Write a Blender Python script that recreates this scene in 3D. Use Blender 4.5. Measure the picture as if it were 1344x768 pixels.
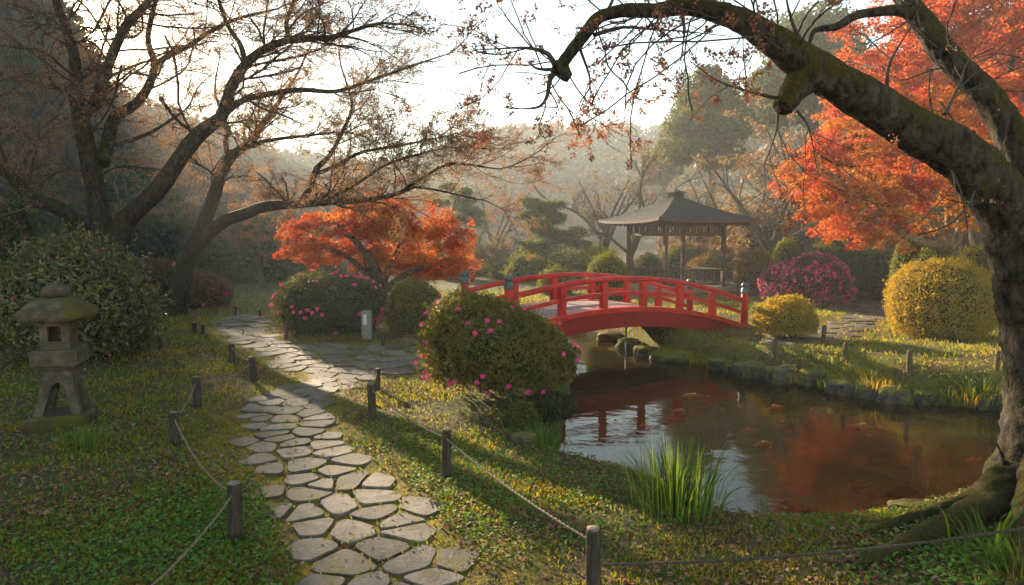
import bpy, math, random
import numpy as np
PI = math.pi
R_ = math.radians
rng = np.random.default_rng(11)
random.seed(5)
for o in list(bpy.data.objects):
    bpy.data.objects.remove(o)
S = bpy.context.scene
COL = S.collection

# ------------------------------------------------------------------ camera, world, sun, exposure
CAM_Z, FPX, PITCH = 2.1, 876.0, math.atan(74 / 876)
cam = bpy.data.objects.new('camera', bpy.data.cameras.new('camera'))
COL.objects.link(cam)
cam.location = (0, 0, CAM_Z)
cam.rotation_euler = (PI / 2 - PITCH, 0, 0)
cam.data.sensor_width = 36
cam.data.lens = 36 * FPX / 1344
cam.data.clip_start = 0.05
cam.data.clip_end = 2000
S.camera = cam

SUN_AZ, SUN_EL = R_(-31.6), R_(14.0)        # azimuth from +Y towards +X
SUN_DIR = (math.sin(SUN_AZ) * math.cos(SUN_EL), math.cos(SUN_AZ) * math.cos(SUN_EL), math.sin(SUN_EL))
SUN_STRENGTH, SKY_STRENGTH, EXPOSURE = 5.0, 0.088, 2.33
HAZE_DENSITY = 0.0014

w = bpy.data.worlds.new('World')
S.world = w
w.use_nodes = True
nt = w.node_tree
nt.nodes.clear()
out = nt.nodes.new('ShaderNodeOutputWorld')
bg = nt.nodes.new('ShaderNodeBackground')
sky = nt.nodes.new('ShaderNodeTexSky')
sky.sky_type = 'NISHITA'
sky.sun_disc = False
sky.sun_elevation = SUN_EL
sky.sun_rotation = SUN_AZ
sky.air_density = 1.0
sky.dust_density = 0.1
sky.ozone_density = 1.0
bg.inputs['Strength'].default_value = SKY_STRENGTH
tint = nt.nodes.new('ShaderNodeMix'); tint.data_type = 'RGBA'; tint.blend_type = 'MULTIPLY'; tint.inputs[0].default_value = 1.0
tint.inputs[7].default_value = (1.10, 1.0, 0.80, 1)          # warm, misty morning sky
nt.links.new(sky.outputs[0], tint.inputs[6])
nt.links.new(tint.outputs[2], bg.inputs[0])
# the disc and aureole of the sun in the sky
tc = nt.nodes.new('ShaderNodeTexCoord')
dot = nt.nodes.new('ShaderNodeVectorMath'); dot.operation = 'DOT_PRODUCT'
nt.links.new(tc.outputs['Generated'], dot.inputs[0])
dot.inputs[1].default_value = SUN_DIR
def wmath(op, a, b=None):
    n = nt.nodes.new('ShaderNodeMath'); n.operation = op
    if isinstance(a, (int, float)): n.inputs[0].default_value = a
    else: nt.links.new(a, n.inputs[0])
    if b is not None:
        if isinstance(b, (int, float)): n.inputs[1].default_value = b
        else: nt.links.new(b, n.inputs[1])
    return n.outputs[0]
ac = wmath('ARCCOSINE', wmath('MINIMUM', dot.outputs['Value'], 0.9999999))
disc = wmath('MULTIPLY', wmath('LESS_THAN', ac, R_(0.75)), 30.0)
aur = wmath('MULTIPLY', wmath('EXPONENT', wmath('MULTIPLY', ac, -1 / R_(3.2))), 2.2)
em = wmath('ADD', disc, aur)
bg2 = nt.nodes.new('ShaderNodeBackground')
bg2.inputs[0].default_value = (1.0, 0.62, 0.28, 1)
nt.links.new(em, bg2.inputs[1])
addw = nt.nodes.new('ShaderNodeAddShader')
nt.links.new(bg.outputs[0], addw.inputs[0])
nt.links.new(bg2.outputs[0], addw.inputs[1])
nt.links.new(addw.outputs[0], out.inputs[0])

sl = bpy.data.lights.new('sun', 'SUN')
sl.energy = SUN_STRENGTH
sl.angle = R_(0.6)
sl.color = (1.0, 0.80, 0.55)
sun = bpy.data.objects.new('sun', sl)
COL.objects.link(sun)
from mathutils import Vector
sun.rotation_euler = Vector(SUN_DIR).to_track_quat('Z', 'Y').to_euler()

S.render.engine = 'CYCLES'
cy = S.cycles
cy.use_denoising = True
try:
    cy.denoiser = 'OPENIMAGEDENOISE'
    cy.denoising_input_passes = 'RGB_ALBEDO_NORMAL'
except Exception:
    pass
cy.max_bounces = 6
cy.diffuse_bounces = 3
cy.glossy_bounces = 3
cy.transmission_bounces = 4
cy.transparent_max_bounces = 8
cy.volume_bounces = 0
cy.caustics_reflective = False
cy.caustics_refractive = False
cy.use_adaptive_sampling = True
cy.adaptive_threshold = 0.02
cy.sample_clamp_indirect = 6
vs = S.view_settings
vs.view_transform = 'Standard'
vs.look = 'None'
vs.exposure = EXPOSURE
vs.gamma = 1
vs.use_curve_mapping = False

# ------------------------------------------------------------------ helpers
CP, SP = math.cos(PITCH), math.sin(PITCH)
def ray(px, py):
    u, v = (px - 672) / FPX, (384 - py) / FPX
    return np.array([u, CP + SP * v, -SP + CP * v])
def at(px, py, Y):
    d = ray(px, py); t = Y / d[1]
    return np.array([0, 0, CAM_Z]) + d * t
def at_z(px, py, z=0.0):
    d = ray(px, py); t = (z - CAM_Z) / d[2]
    return np.array([0, 0, CAM_Z]) + d * t

_sd = np.random.default_rng(3)
_SN = [(_sd.normal(size=3) * f, _sd.uniform(0, 6.28), 1 / f) for f in (1.0, 1.3, 1.9, 2.6, 3.7, 5.1, 7.3)]
def snoise(p, scale=1.0):
    p = np.asarray(p) * scale
    s = 0
    for k, ph, a in _SN:
        s = s + a * np.sin(p @ k + ph)
    return s / 2.2

def tag(o, label=None, cat=None, group=None, kind=None):
    if label: o['label'] = label
    if cat: o['category'] = cat
    if group: o['group'] = group
    if kind: o['kind'] = kind
    return o
def empty(name, loc, label, cat, group=None):
    o = bpy.data.objects.new(name, None)
    o.empty_display_size = 0.2
    o.location = [float(c) for c in loc]
    COL.objects.link(o)
    return tag(o, label, cat, group)
def copy_tree(o, parent=None):
    c = o.copy(); COL.objects.link(c)
    if parent is not None: c.parent = parent
    for ch in list(o.children): copy_tree(ch, c)
    return c

class MB:
    """collects blocks of vertices and faces for one mesh"""
    def __init__(s): s.v, s.f, s.n, s.mi = [], [], 0, []
    def add(s, V, F, mi=0):
        V = np.asarray(V, float).reshape(-1, 3); F = np.asarray(F, int)
        if F.ndim == 1: F = F.reshape(1, -1)
        s.v.append(V); s.f.append(F + s.n); s.mi.append(np.full(len(F), mi)); s.n += len(V)
        return s
    def box(s, c, d, rz=0.0, bev=0.0, mi=0):
        c = np.asarray(c, float); hx, hy, hz = [q / 2 for q in d]
        b = min(bev, hx * .9, hy * .9, hz * .9)
        if b <= 0:
            V = np.array([[x, y, z] for z in (-hz, hz) for x, y in ((-hx, -hy), (hx, -hy), (hx, hy), (-hx, hy))])
            F = [[0, 3, 2, 1], [4, 5, 6, 7], [0, 1, 5, 4], [1, 2, 6, 5], [2, 3, 7, 6], [3, 0, 4, 7]]
            fs = [F]
        else:
            rings = []
            def ring(ex, ey, z):
                return [[-ex + b, -ey, z], [ex - b, -ey, z], [ex, -ey + b, z], [ex, ey - b, z], [ex - b, ey, z], [-ex + b, ey, z], [-ex, ey - b, z], [-ex, -ey + b, z]]
            V = np.array(ring(hx - b * .7, hy - b * .7, -hz) + ring(hx, hy, -hz + b) + ring(hx, hy, hz - b) + ring(hx - b * .7, hy - b * .7, hz))
            fs = [[[r * 8 + k, r * 8 + (k + 1) % 8, r * 8 + 8 + (k + 1) % 8, r * 8 + 8 + k] for r in range(3) for k in range(8)],
                  [[7, 6, 5, 4, 3, 2, 1, 0]], [[24, 25, 26, 27, 28, 29, 30, 31]]]
        if rz:
            ca, sa = math.cos(rz), math.sin(rz)
            V = np.c_[V[:, 0] * ca - V[:, 1] * sa, V[:, 0] * sa + V[:, 1] * ca, V[:, 2]]
        n0 = s.n
        V = V + c
        s.v.append(V); s.n += len(V)
        for F in fs:
            F = np.asarray(F, int); s.f.append(F + n0); s.mi.append(np.full(len(F), mi))
        return s
    def bar(s, a, b, wd, ht, up=(0, 0, 1), mi=0):
        a = np.asarray(a, float); b = np.asarray(b, float); t = (b - a) / np.linalg.norm(b - a)
        r = np.cross(t, up); r /= np.linalg.norm(r); u = np.cross(r, t)
        V = []
        for p in (a, b):
            for x, y in ((-1, -1), (1, -1), (1, 1), (-1, 1)):
                V.append(p + r * x * wd / 2 + u * y * ht / 2)
        return s.add(V, [[0, 1, 2, 3], [7, 6, 5, 4], [4, 5, 1, 0], [5, 6, 2, 1], [6, 7, 3, 2], [7, 4, 0, 3]], mi)
    def lathe(s, prof, n=24, c=(0, 0, 0), mi=0, sq=0.0, rz=0.0):
        """prof: (radius, z) rows; sq > 0 squares the section"""
        th = np.linspace(0, 2 * PI, n, endpoint=False)
        m = np.maximum(abs(np.cos(th)), abs(np.sin(th)))
        k = 1 / m ** sq if sq else np.ones(n)
        V = np.array([[r * kk * math.cos(t + rz), r * kk * math.sin(t + rz), z] for r, z in prof for t, kk in zip(th, k)]) + np.asarray(c, float)
        P = len(prof)
        F = [[i * n + j, i * n + (j + 1) % n, (i + 1) * n + (j + 1) % n, (i + 1) * n + j] for i in range(P - 1) for j in range(n)]
        n0 = s.n
        s.add(V, F, mi)
        s.f.append(np.array([[n0 + j for j in range(n)][::-1]])); s.mi.append(np.array([mi]))
        s.f.append(np.array([[n0 + (P - 1) * n + j for j in range(n)]])); s.mi.append(np.array([mi]))
        return s
    def build(s, name, mats, parent=None, smooth=True, attrs=None):
        me = bpy.data.meshes.new(name)
        V = np.concatenate(s.v).astype(np.float32)
        loops = np.concatenate([f.ravel() for f in s.f]).astype(np.int32)
        tot = np.concatenate([np.full(len(f), f.shape[1]) for f in s.f])
        start = np.concatenate([[0], np.cumsum(tot)[:-1]]).astype(np.int32)
        me.vertices.add(len(V)); me.vertices.foreach_set('co', V.ravel())
        me.loops.add(len(loops)); me.loops.foreach_set('vertex_index', loops)
        me.polygons.add(len(tot)); me.polygons.foreach_set('loop_start', start)
        mats = mats if isinstance(mats, (list, tuple)) else [mats]
        for m in mats: me.materials.append(m)
        if len(mats) > 1: me.polygons.foreach_set('material_index', np.concatenate(s.mi).astype(np.int32))
        me.polygons.foreach_set('use_smooth', np.full(len(tot), bool(smooth)))
        me.update(calc_edges=True)
        for k, a in (attrs or {}).items():
            at_ = me.attributes.new(k, 'FLOAT', 'POINT'); at_.data.foreach_set('value', a.astype(np.float32))
        o = bpy.data.objects.new(name, me)
        COL.objects.link(o)
        if parent is not None: o.parent = parent
        return o

def tubes(mb, P, R, k=4, base=(0, 0, 0), lump=0.0, cap=False, mi=0, ridge=0.0):
    """P (C,m,3) polylines, R (C,m) radii -> swept tubes"""
    P = np.asarray(P, float); R = np.asarray(R, float)
    if P.ndim == 2: P = P[None]; R = R[None]
    C, m, _ = P.shape
    T = np.gradient(P, axis=1); T /= np.linalg.norm(T, axis=2, keepdims=True) + 1e-9
    av = np.abs(T.mean(1)); ax = np.argmin(av, axis=1)
    ref = np.eye(3)[ax][:, None, :]
    N1 = np.cross(T, np.broadcast_to(ref, T.shape)); N1 /= np.linalg.norm(N1, axis=2, keepdims=True) + 1e-9
    N2 = np.cross(T, N1)
    th = np.linspace(0, 2 * PI, k, endpoint=False)
    c, s_ = np.cos(th), np.sin(th)
    V = P[:, :, None, :] + R[:, :, None, None] * (N1[:, :, None, :] * c[:, None] + N2[:, :, None, :] * s_[:, None])
    if lump:
        nz = snoise(V.reshape(-1, 3), 2.2).reshape(C, m, k, 1) * .6 + snoise(V.reshape(-1, 3), 7.0).reshape(C, m, k, 1) * .4
        if ridge:
            Q_ = V.reshape(-1, 3)
            nz = nz + ridge * (.5 - np.abs(snoise(Q_ + 3, 12.0)) - .6 * np.abs(snoise(Q_, 27.0))).reshape(C, m, k, 1)
        V = P[:, :, None, :] + (V - P[:, :, None, :]) * (1 + lump * nz)
    V = V - np.asarray(base)
    i = np.arange(C)[:, None, None]; j = np.arange(m - 1)[None, :, None]; q = np.arange(k)[None, None, :]
    a = (i * m + j) * k + q; b = (i * m + j) * k + (q + 1) % k
    F = np.stack([a, b, b + k, a + k], -1).reshape(-1, 4)
    n0 = mb.n
    mb.add(V, F, mi)
    if cap:
        for ci in range(C):
            e = n0 + (ci * m + m - 1) * k
            mb.f.append(np.array([[e + z for z in range(k)]])); mb.mi.append(np.array([mi]))
    return mb

def unit(v): return v / (np.linalg.norm(v, axis=-1, keepdims=True) + 1e-9)
def cards(mb, P, N, size, asp=.5, fold=.18, mi=0, axis=None):
    """leaf quads: P (n,3) base points, N (n,3) facing, size (n,) length"""
    n = len(P); size = np.broadcast_to(np.asarray(size, float), (n,))[:, None]
    if axis is None: axis = rng.normal(size=(n, 3))
    N = unit(N)
    A = unit(axis - (axis * N).sum(1, keepdims=True) * N); B = np.cross(N, A)
    w_ = size * asp / 2
    V = np.stack([P, P + A * size * .45 + B * w_ + N * size * fold, P + A * size, P + A * size * .45 - B * w_ + N * size * fold * .6], 1)
    F = np.arange(4 * n).reshape(n, 4)
    return mb.add(V.reshape(-1, 3), F, mi)

def cat(pts, n):
    """Catmull-Rom resampling of rows (any number of columns)"""
    pts = np.asarray(pts, float)
    d = np.r_[0, np.cumsum(np.linalg.norm(np.diff(pts[:, :3], axis=0), axis=1))]
    t = np.linspace(0, d[-1], n)
    i = np.clip(np.searchsorted(d, t, side='right') - 1, 0, len(pts) - 2)
    u = ((t - d[i]) / (d[i + 1] - d[i] + 1e-9))[:, None]
    p = np.vstack([2 * pts[0] - pts[1], pts, 2 * pts[-1] - pts[-2]])
    p0, p1, p2, p3 = p[i], p[i + 1], p[i + 2], p[i + 3]
    return .5 * (2 * p1 + (p2 - p0) * u + (2 * p0 - 5 * p1 + 4 * p2 - p3) * u ** 2 + (3 * p1 - p0 - 3 * p2 + p3) * u ** 3)
def limb(rows, n=24):
    """rows of (px, py, depth, width in px) -> points, radii"""
    q = [np.r_[at(a, b, Y), wd / 2 * Y / FPX] for a, b, Y, wd in rows]
    c = cat(q, n)
    return c[:, :3], np.maximum(c[:, 3], .004)

def spawn(P, R, dens, t0=.15, t1=1.0, l=(.5, 1.2), ang=.8, up=.1, curl=.25, m=6, rr=.5, flat=1.0, rmin=.003, g=None, taper=.5):
    g = g or rng
    C, M, _ = P.shape
    L = np.linalg.norm(np.diff(P, axis=1), axis=2).sum(1)
    cnt = g.poisson(dens * L * (t1 - t0))
    idx = np.repeat(np.arange(C), cnt)
    n = len(idx)
    if n == 0: return np.zeros((0, m, 3)), np.zeros((0, m))
    t = g.uniform(t0, t1, n) * (M - 1.001); i = t.astype(int); f = (t - i)[:, None]
    p = P[idx, i] * (1 - f) + P[idx, i + 1] * f
    tan = unit(P[idx, i + 1] - P[idx, i])
    rad = R[idx, i]
    v = g.normal(size=(n, 3)); v = unit(v - (v * tan).sum(1, keepdims=True) * tan)
    a = (ang + g.normal(0, .2, n))[:, None]
    d = tan * np.cos(a) + v * np.sin(a)
    d[:, 2] = d[:, 2] * flat + up
    d = unit(d)
    ln = g.uniform(l[0], l[1], n) * (1 - taper * t / (M - 1))
    st = (ln / (m - 1))[:, None]
    bend = g.normal(0, curl * .5, (n, 3))
    out = [p]
    for q in range(m - 1):
        out.append(out[-1] + d * st)
        d = d + bend + g.normal(0, curl * .6, (n, 3)); d[:, 2] += up * .3; d = unit(d)
    r0 = np.maximum(rad * rr, rmin)
    r = r0[:, None] * np.linspace(1, .35, m)[None]
    return np.stack(out, 1), np.maximum(r, rmin * .6)

def on(P, n, g=None, t0=0.2):
    """n random points on polylines P, with tangents"""
    g = g or rng
    C, M, _ = P.shape
    idx = g.integers(0, C, n); t = g.uniform(t0, 1, n) * (M - 1.001); i = t.astype(int); f = (t - i)[:, None]
    return P[idx, i] * (1 - f) + P[idx, i + 1] * f, unit(P[idx, i + 1] - P[idx, i])

# ------------------------------------------------------------------ materials
def mat(name):
    m = bpy.data.materials.new(name); m.use_nodes = True
    n = m.node_tree; n.nodes.clear()
    o = n.nodes.new('ShaderNodeOutputMaterial')
    return m, n, o
def nd(n, t, **kw):
    x = n.nodes.new(t)
    for k, v in kw.items():
        if k in x.inputs: x.inputs[k].default_value = v
        else: setattr(x, k, v)
    return x
def noise(n, scale, detail=4.0, coord='Object', rough=.6, vec=None):
    t = nd(n, 'ShaderNodeTexNoise'); t.inputs['Scale'].default_value = scale; t.inputs['Detail'].default_value = detail; t.inputs['Roughness'].default_value = rough
    if vec is None:
        c = nd(n, 'ShaderNodeTexCoord'); vec = c.outputs[coord]
    n.links.new(vec, t.inputs['Vector'])
    return t.outputs['Fac']
def ramp(n, fac, stops, interp='LINEAR'):
    r = nd(n, 'ShaderNodeValToRGB'); e = r.color_ramp.elements; r.color_ramp.interpolation = interp
    while len(e) < len(stops): e.new(.5)
    for x, (p, c) in zip(e, stops):
        x.position = p; x.color = (*c, 1) if len(c) == 3 else c
    n.links.new(fac, r.inputs[0])
    return r.outputs[0]
def mix(n, fac, a, b, mode='MIX'):
    x = nd(n, 'ShaderNodeMix', data_type='RGBA', blend_type=mode)
    for s, v in ((x.inputs[0], fac), (x.inputs[6], a), (x.inputs[7], b)):
        if hasattr(v, 'is_linked'): n.links.new(v, s)
        elif isinstance(v, (int, float)): s.default_value = v
        else: s.default_value = (*v, 1)
    return x.outputs[2]
def mth(n, op, a, b=0.0, clamp=False):
    x = nd(n, 'ShaderNodeMath', operation=op, use_clamp=clamp)
    for s, v in ((x.inputs[0], a), (x.inputs[1], b)):
        if hasattr(v, 'is_linked'): n.links.new(v, s)
        else: s.default_value = v
    return x.outputs[0]
def maprange(n, v, a, b, c=0.0, d=1.0):
    x = nd(n, 'ShaderNodeMapRange', interpolation_type='SMOOTHSTEP')
    n.links.new(v, x.inputs[0])
    for k, q in zip((1, 2, 3, 4), (a, b, c, d)): x.inputs[k].default_value = q
    return x.outputs[0]
def principled(n, o, col, rough=.8, bump=None, bstr=.4, bdist=.02, spec=.3):
    p = nd(n, 'ShaderNodeBsdfPrincipled')
    if hasattr(col, 'is_linked'): n.links.new(col, p.inputs['Base Color'])
    else: p.inputs['Base Color'].default_value = (*col, 1)
    if hasattr(rough, 'is_linked'): n.links.new(rough, p.inputs['Roughness'])
    else: p.inputs['Roughness'].default_value = rough
    p.inputs['Specular IOR Level'].default_value = spec
    if bump is not None:
        b = nd(n, 'ShaderNodeBump'); b.inputs['Strength'].default_value = bstr; b.inputs['Distance'].default_value = bdist
        n.links.new(bump, b.inputs['Height']); n.links.new(b.outputs[0], p.inputs['Normal'])
    if o is not None: n.links.new(p.outputs[0], o.inputs[0])
    return p
def m_leaf(name, cols, trans=.45, rough=.65, clump=None, cscale=1.2, tcol=None, spec=.10):
    """leaf: random colour per leaf from cols, broad clumps towards clump colour, light through the blade"""
    m, n, o = mat(name)
    g = nd(n, 'ShaderNodeNewGeometry')
    st = [(i / (len(cols) - 1), c) for i, c in enumerate(cols)]
    c = ramp(n, g.outputs['Random Per Island'], st)
    if clump is not None:
        f = maprange(n, noise(n, cscale, 3), .42, .62)
        c = mix(n, f, c, clump)
    p = principled(n, None, c, rough, spec=spec)
    t = nd(n, 'ShaderNodeBsdfTranslucent')
    tc_ = mix(n, 1.0, c, tcol if tcol else (1.5, 1.25, .6), 'MULTIPLY')
    n.links.new(tc_, t.inputs[0])
    x = nd(n, 'ShaderNodeMixShader'); x.inputs[0].default_value = trans
    n.links.new(p.outputs[0], x.inputs[1]); n.links.new(t.outputs[0], x.inputs[2])
    n.links.new(x.outputs[0], o.inputs[0])
    return m
def m_bark(name, dark, light, moss=None, mamt=.5, scale=6.0, lichen=None):
    m, n, o = mat(name)
    c_ = nd(n, 'ShaderNodeTexCoord')
    mp = nd(n, 'ShaderNodeMapping'); mp.inputs['Scale'].default_value = (1, 1, .35); n.links.new(c_.outputs['Object'], mp.inputs[0])
    f1 = noise(n, scale * 3, 6, vec=mp.outputs[0], rough=.7)
    f2 = noise(n, scale * .45, 9, rough=.78)
    c = ramp(n, f1, [(.38, dark), (.62, light)])
    if lichen:
        f3 = noise(n, scale * 1.8, 7, rough=.8)
        c = mix(n, maprange(n, f3, .57, .66, 0, .6), c, lichen)
    if moss:
        g = nd(n, 'ShaderNodeNewGeometry'); sx = nd(n, 'ShaderNodeSeparateXYZ'); n.links.new(g.outputs['Normal'], sx.inputs[0])
        up = mth(n, 'MULTIPLY', sx.outputs[2], .22)
        mm = maprange(n, mth(n, 'ADD', f2, up), .60 - mamt * .2, .75 - mamt * .2)
        mc = ramp(n, noise(n, scale * 8, 3), [(.3, tuple(q * .5 for q in moss)), (.7, moss)])
        c = mix(n, mm, c, mc)
    fb = mth(n, 'ADD', f1, mth(n, 'MULTIPLY', noise(n, scale * 12, 4), .4))
    principled(n, o, c, .9, fb, 1.0, .07, spec=.12)
    return m
def m_simple(name, cols, scale=8.0, rough=.8, bstr=.3, bdist=.01, spec=.3, stretch=None, blotch=None, bl=(.5, .7)):
    m, n, o = mat(name)
    vec = None
    if stretch:
        c_ = nd(n, 'ShaderNodeTexCoord'); mp = nd(n, 'ShaderNodeMapping'); mp.inputs['Scale'].default_value = stretch
        n.links.new(c_.outputs['Object'], mp.inputs[0]); vec = mp.outputs[0]
    f = noise(n, scale, 6, vec=vec, rough=.65)
    c = ramp(n, f, [(.3 + .4 * i / (len(cols) - 1), q) for i, q in enumerate(cols)])
    if blotch:
        c = mix(n, maprange(n, noise(n, scale * .3, 5, rough=.7), bl[0], bl[1]), c, blotch)
    principled(n, o, c, rough, mth(n, 'ADD', f, mth(n, 'MULTIPLY', noise(n, scale * 7, 3), .5)), bstr, bdist, spec)
    return m

M = {}
M['bark'] = m_bark('cherry_bark', (.018, .013, .010), (.075, .058, .045), (.06, .055, .012), .45)
M['bark_old'] = m_bark('old_cherry_bark', (.010, .008, .006), (.085, .07, .055), (.075, .062, .010), .60, 5, (.20, .20, .18))
M['bark_grey'] = m_bark('grey_bark', (.04, .033, .028), (.13, .11, .09))
M['bark_pale'] = m_bark('pale_maple_bark', (.13, .085, .05), (.30, .21, .13))
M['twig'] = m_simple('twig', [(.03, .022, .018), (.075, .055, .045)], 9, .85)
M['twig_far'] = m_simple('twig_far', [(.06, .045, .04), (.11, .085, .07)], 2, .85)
M['bud'] = m_leaf('russet_buds', [(.17, .10, .07), (.26, .15, .105), (.32, .19, .12), (.22, .115, .095)], .4)
M['bud_pink'] = m_leaf('pink_buds', [(.17, .07, .06), (.32, .14, .12), (.24, .09, .06), (.35, .2, .17)], .45)
M['maple'] = m_leaf('maple_leaves', [(.36, .08, .018), (.46, .15, .025), (.50, .22, .035), (.30, .045, .018)], .42, clump=(.38, .06, .022), cscale=.9, tcol=(1.3, 1.0, .7))
M['maple_big'] = m_leaf('orange_maple_leaves', [(.42, .13, .025), (.49, .21, .03), (.48, .29, .04), (.38, .09, .025)], .42, clump=(.47, .075, .035), cscale=.5, tcol=(1.3, 1.05, .7))
M['maple_red'] = m_leaf('red_maple_leaves', [(.42, .06, .03), (.52, .12, .04), (.46, .19, .05), (.34, .05, .03)], .5, tcol=(1.3, 1.0, .8))
M['azalea'] = m_leaf('azalea_leaves', [(.04, .05, .014), (.09, .098, .022), (.16, .155, .03), (.11, .075, .035)], .38, clump=(.14, .125, .026), cscale=2.6)
M['azalea_dark'] = m_leaf('dark_azalea_leaves', [(.03, .05, .02), (.06, .08, .025), (.10, .105, .032), (.085, .06, .035)], .35)
M['azalea_brown'] = m_leaf('bronzed_azalea_leaves', [(.07, .075, .03), (.13, .09, .045), (.19, .085, .06), (.09, .05, .035)], .38)
M['rhodo'] = m_leaf('rhododendron_leaves', [(.05, .065, .026), (.09, .105, .038), (.21, .20, .07), (.14, .105, .06)], .35, .40, spec=.4)
M['yellow'] = m_leaf('yellow_green_leaves', [(.20, .18, .02), (.34, .27, .03), (.44, .31, .04), (.24, .14, .025)], .45, tcol=(1.4, 1.15, .5))
M['lime'] = m_leaf('bright_green_leaves', [(.09, .12, .018), (.14, .16, .022), (.19, .19, .025)], .4)
M['orange_shrub'] = m_leaf('orange_shrub_leaves', [(.20, .11, .03), (.28, .15, .03), (.22, .16, .03), (.15, .07, .03)], .4)
M['hedge'] = m_leaf('dark_hedge_leaves', [(.03, .05, .024), (.055, .075, .03), (.08, .095, .035)], .32)
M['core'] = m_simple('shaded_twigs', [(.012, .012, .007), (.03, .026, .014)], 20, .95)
M['evergreen'] = m_leaf('evergreen_leaves', [(.035, .055, .018), (.06, .085, .022), (.10, .12, .03), (.075, .075, .025)], .35, clump=(.10, .11, .03), cscale=.2)
M['pine'] = m_leaf('pine_needles', [(.05, .085, .03), (.08, .125, .035), (.12, .15, .045)], .35)
M['wood_far'] = m_leaf('far_wood_leaves', [(.04, .065, .032), (.06, .085, .038), (.085, .09, .045), (.06, .065, .038)], .3, clump=(.075, .07, .042), cscale=.04)
M['russet_far'] = m_leaf('russet_leaves', [(.14, .065, .04), (.22, .095, .05), (.17, .10, .06)], .4)
M['brown_far'] = m_leaf('brown_leaves', [(.13, .085, .05), (.19, .12, .065), (.15, .115, .07)], .4)
M['magenta'] = m_leaf('magenta_petals', [(.74, .04, .22), (.80, .06, .30), (.84, .13, .38)], .45, tcol=(1, 1, 1))
M['pinkred'] = m_leaf('pink_petals', [(.55, .04, .14), (.65, .08, .20)], .4, tcol=(1, 1, 1))
M['grass'] = m_leaf('grass_blades', [(.065, .115, .016), (.12, .185, .022), (.22, .23, .03), (.29, .22, .038)], .47, clump=(.25, .21, .026), cscale=.7)
M['clover'] = m_leaf('clover_leaves', [(.06, .14, .024), (.10, .21, .035), (.17, .26, .045)], .45)
M['sedge'] = m_leaf('sedge_blades', [(.05, .10, .015), (.09, .16, .02), (.15, .19, .03)], .45)
M['litter'] = m_leaf('fallen_leaves', [(.17, .08, .055), (.26, .13, .095), (.30, .18, .14), (.24, .085, .025), (.12, .06, .045), (.30, .05, .03)], .15, .8)
M['stone'] = m_simple('lantern_stone', [(.04, .030, .020), (.075, .059, .042), (.125, .102, .076)], 9, .92, .5, .02, .15, blotch=(.075, .06, .03))
M['stone_moss'] = m_simple('mossy_lantern_stone', [(.032, .028, .02), (.065, .055, .038), (.13, .112, .085)], 7, .95, .7, .03, .12, blotch=(.075, .062, .015), bl=(.42, .58))
M['marker'] = m_simple('marker_stone', [(.12, .112, .10), (.19, .18, .165)], 14, .85)
M['plaque'] = m_simple('pale_plaque', [(.42, .42, .41), (.5, .5, .48)], 20, .6)
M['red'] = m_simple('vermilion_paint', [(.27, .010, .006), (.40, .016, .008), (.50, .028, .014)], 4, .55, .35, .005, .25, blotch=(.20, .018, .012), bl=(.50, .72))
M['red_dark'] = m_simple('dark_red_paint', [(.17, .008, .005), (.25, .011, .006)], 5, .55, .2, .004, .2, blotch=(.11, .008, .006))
M['deck'] = m_simple('worn_deck_planks', [(.22, .15, .13), (.33, .24, .21)], 6, .8, .3, .006, .2, stretch=(1, 8, 1))
M['cap'] = m_simple('dark_bronze_cap', [(.035, .045, .042), (.07, .08, .075)], 14, .5, .2, .003, .5)
M['cedar'] = m_simple('dark_cedar', [(.042, .019, .010), (.085, .040, .021), (.12, .062, .034)], 5, .75, .3, .006, .25, stretch=(6, 6, 1))
M['post'] = m_simple('charred_post', [(.018, .014, .011), (.05, .038, .03), (.085, .07, .055)], 10, .9, .7, .012, .15, stretch=(4, 4, .7))
M['post_brown'] = m_simple('brown_post', [(.06, .04, .025), (.12, .085, .05)], 10, .9, .6, .01, .15, stretch=(4, 4, .7))
M['post_top'] = m_simple('post_end_grain', [(.12, .09, .065), (.22, .17, .13)], 30, .9)
M['rope'] = m_simple('straw_rope', [(.12, .085, .05), (.24, .18, .115)], 60, .95, .6, .004)
M['rope_dark'] = m_simple('dark_rope', [(.03, .024, .02), (.075, .06, .048)], 60, .95, .6, .004)
M['concrete'] = m_simple('abutment_stone', [(.20, .15, .09), (.30, .23, .15)], 5, .9)

def m_rock():
    m, n, o = mat('mossy_rock')
    f = noise(n, 5, 8, rough=.7)
    c = ramp(n, f, [(.25, (.025, .02, .016)), (.5, (.08, .066, .05)), (.75, (.18, .145, .11))])
    g = nd(n, 'ShaderNodeNewGeometry'); sx = nd(n, 'ShaderNodeSeparateXYZ'); n.links.new(g.outputs['Normal'], sx.inputs[0])
    oi = nd(n, 'ShaderNodeObjectInfo')
    mm = mth(n, 'ADD', mth(n, 'MULTIPLY', sx.outputs[2], .18), mth(n, 'ADD', noise(n, 3.2, 5), mth(n, 'MULTIPLY', oi.outputs['Random'], .16)))
    mc = ramp(n, noise(n, 40, 3), [(.3, (.06, .058, .01)), (.7, (.19, .16, .025))])
    c = mix(n, maprange(n, mm, .56, .70), c, mc)
    principled(n, o, c, .92, f, .9, .05, .2)
    return m
M['rock'] = m_rock()

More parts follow.
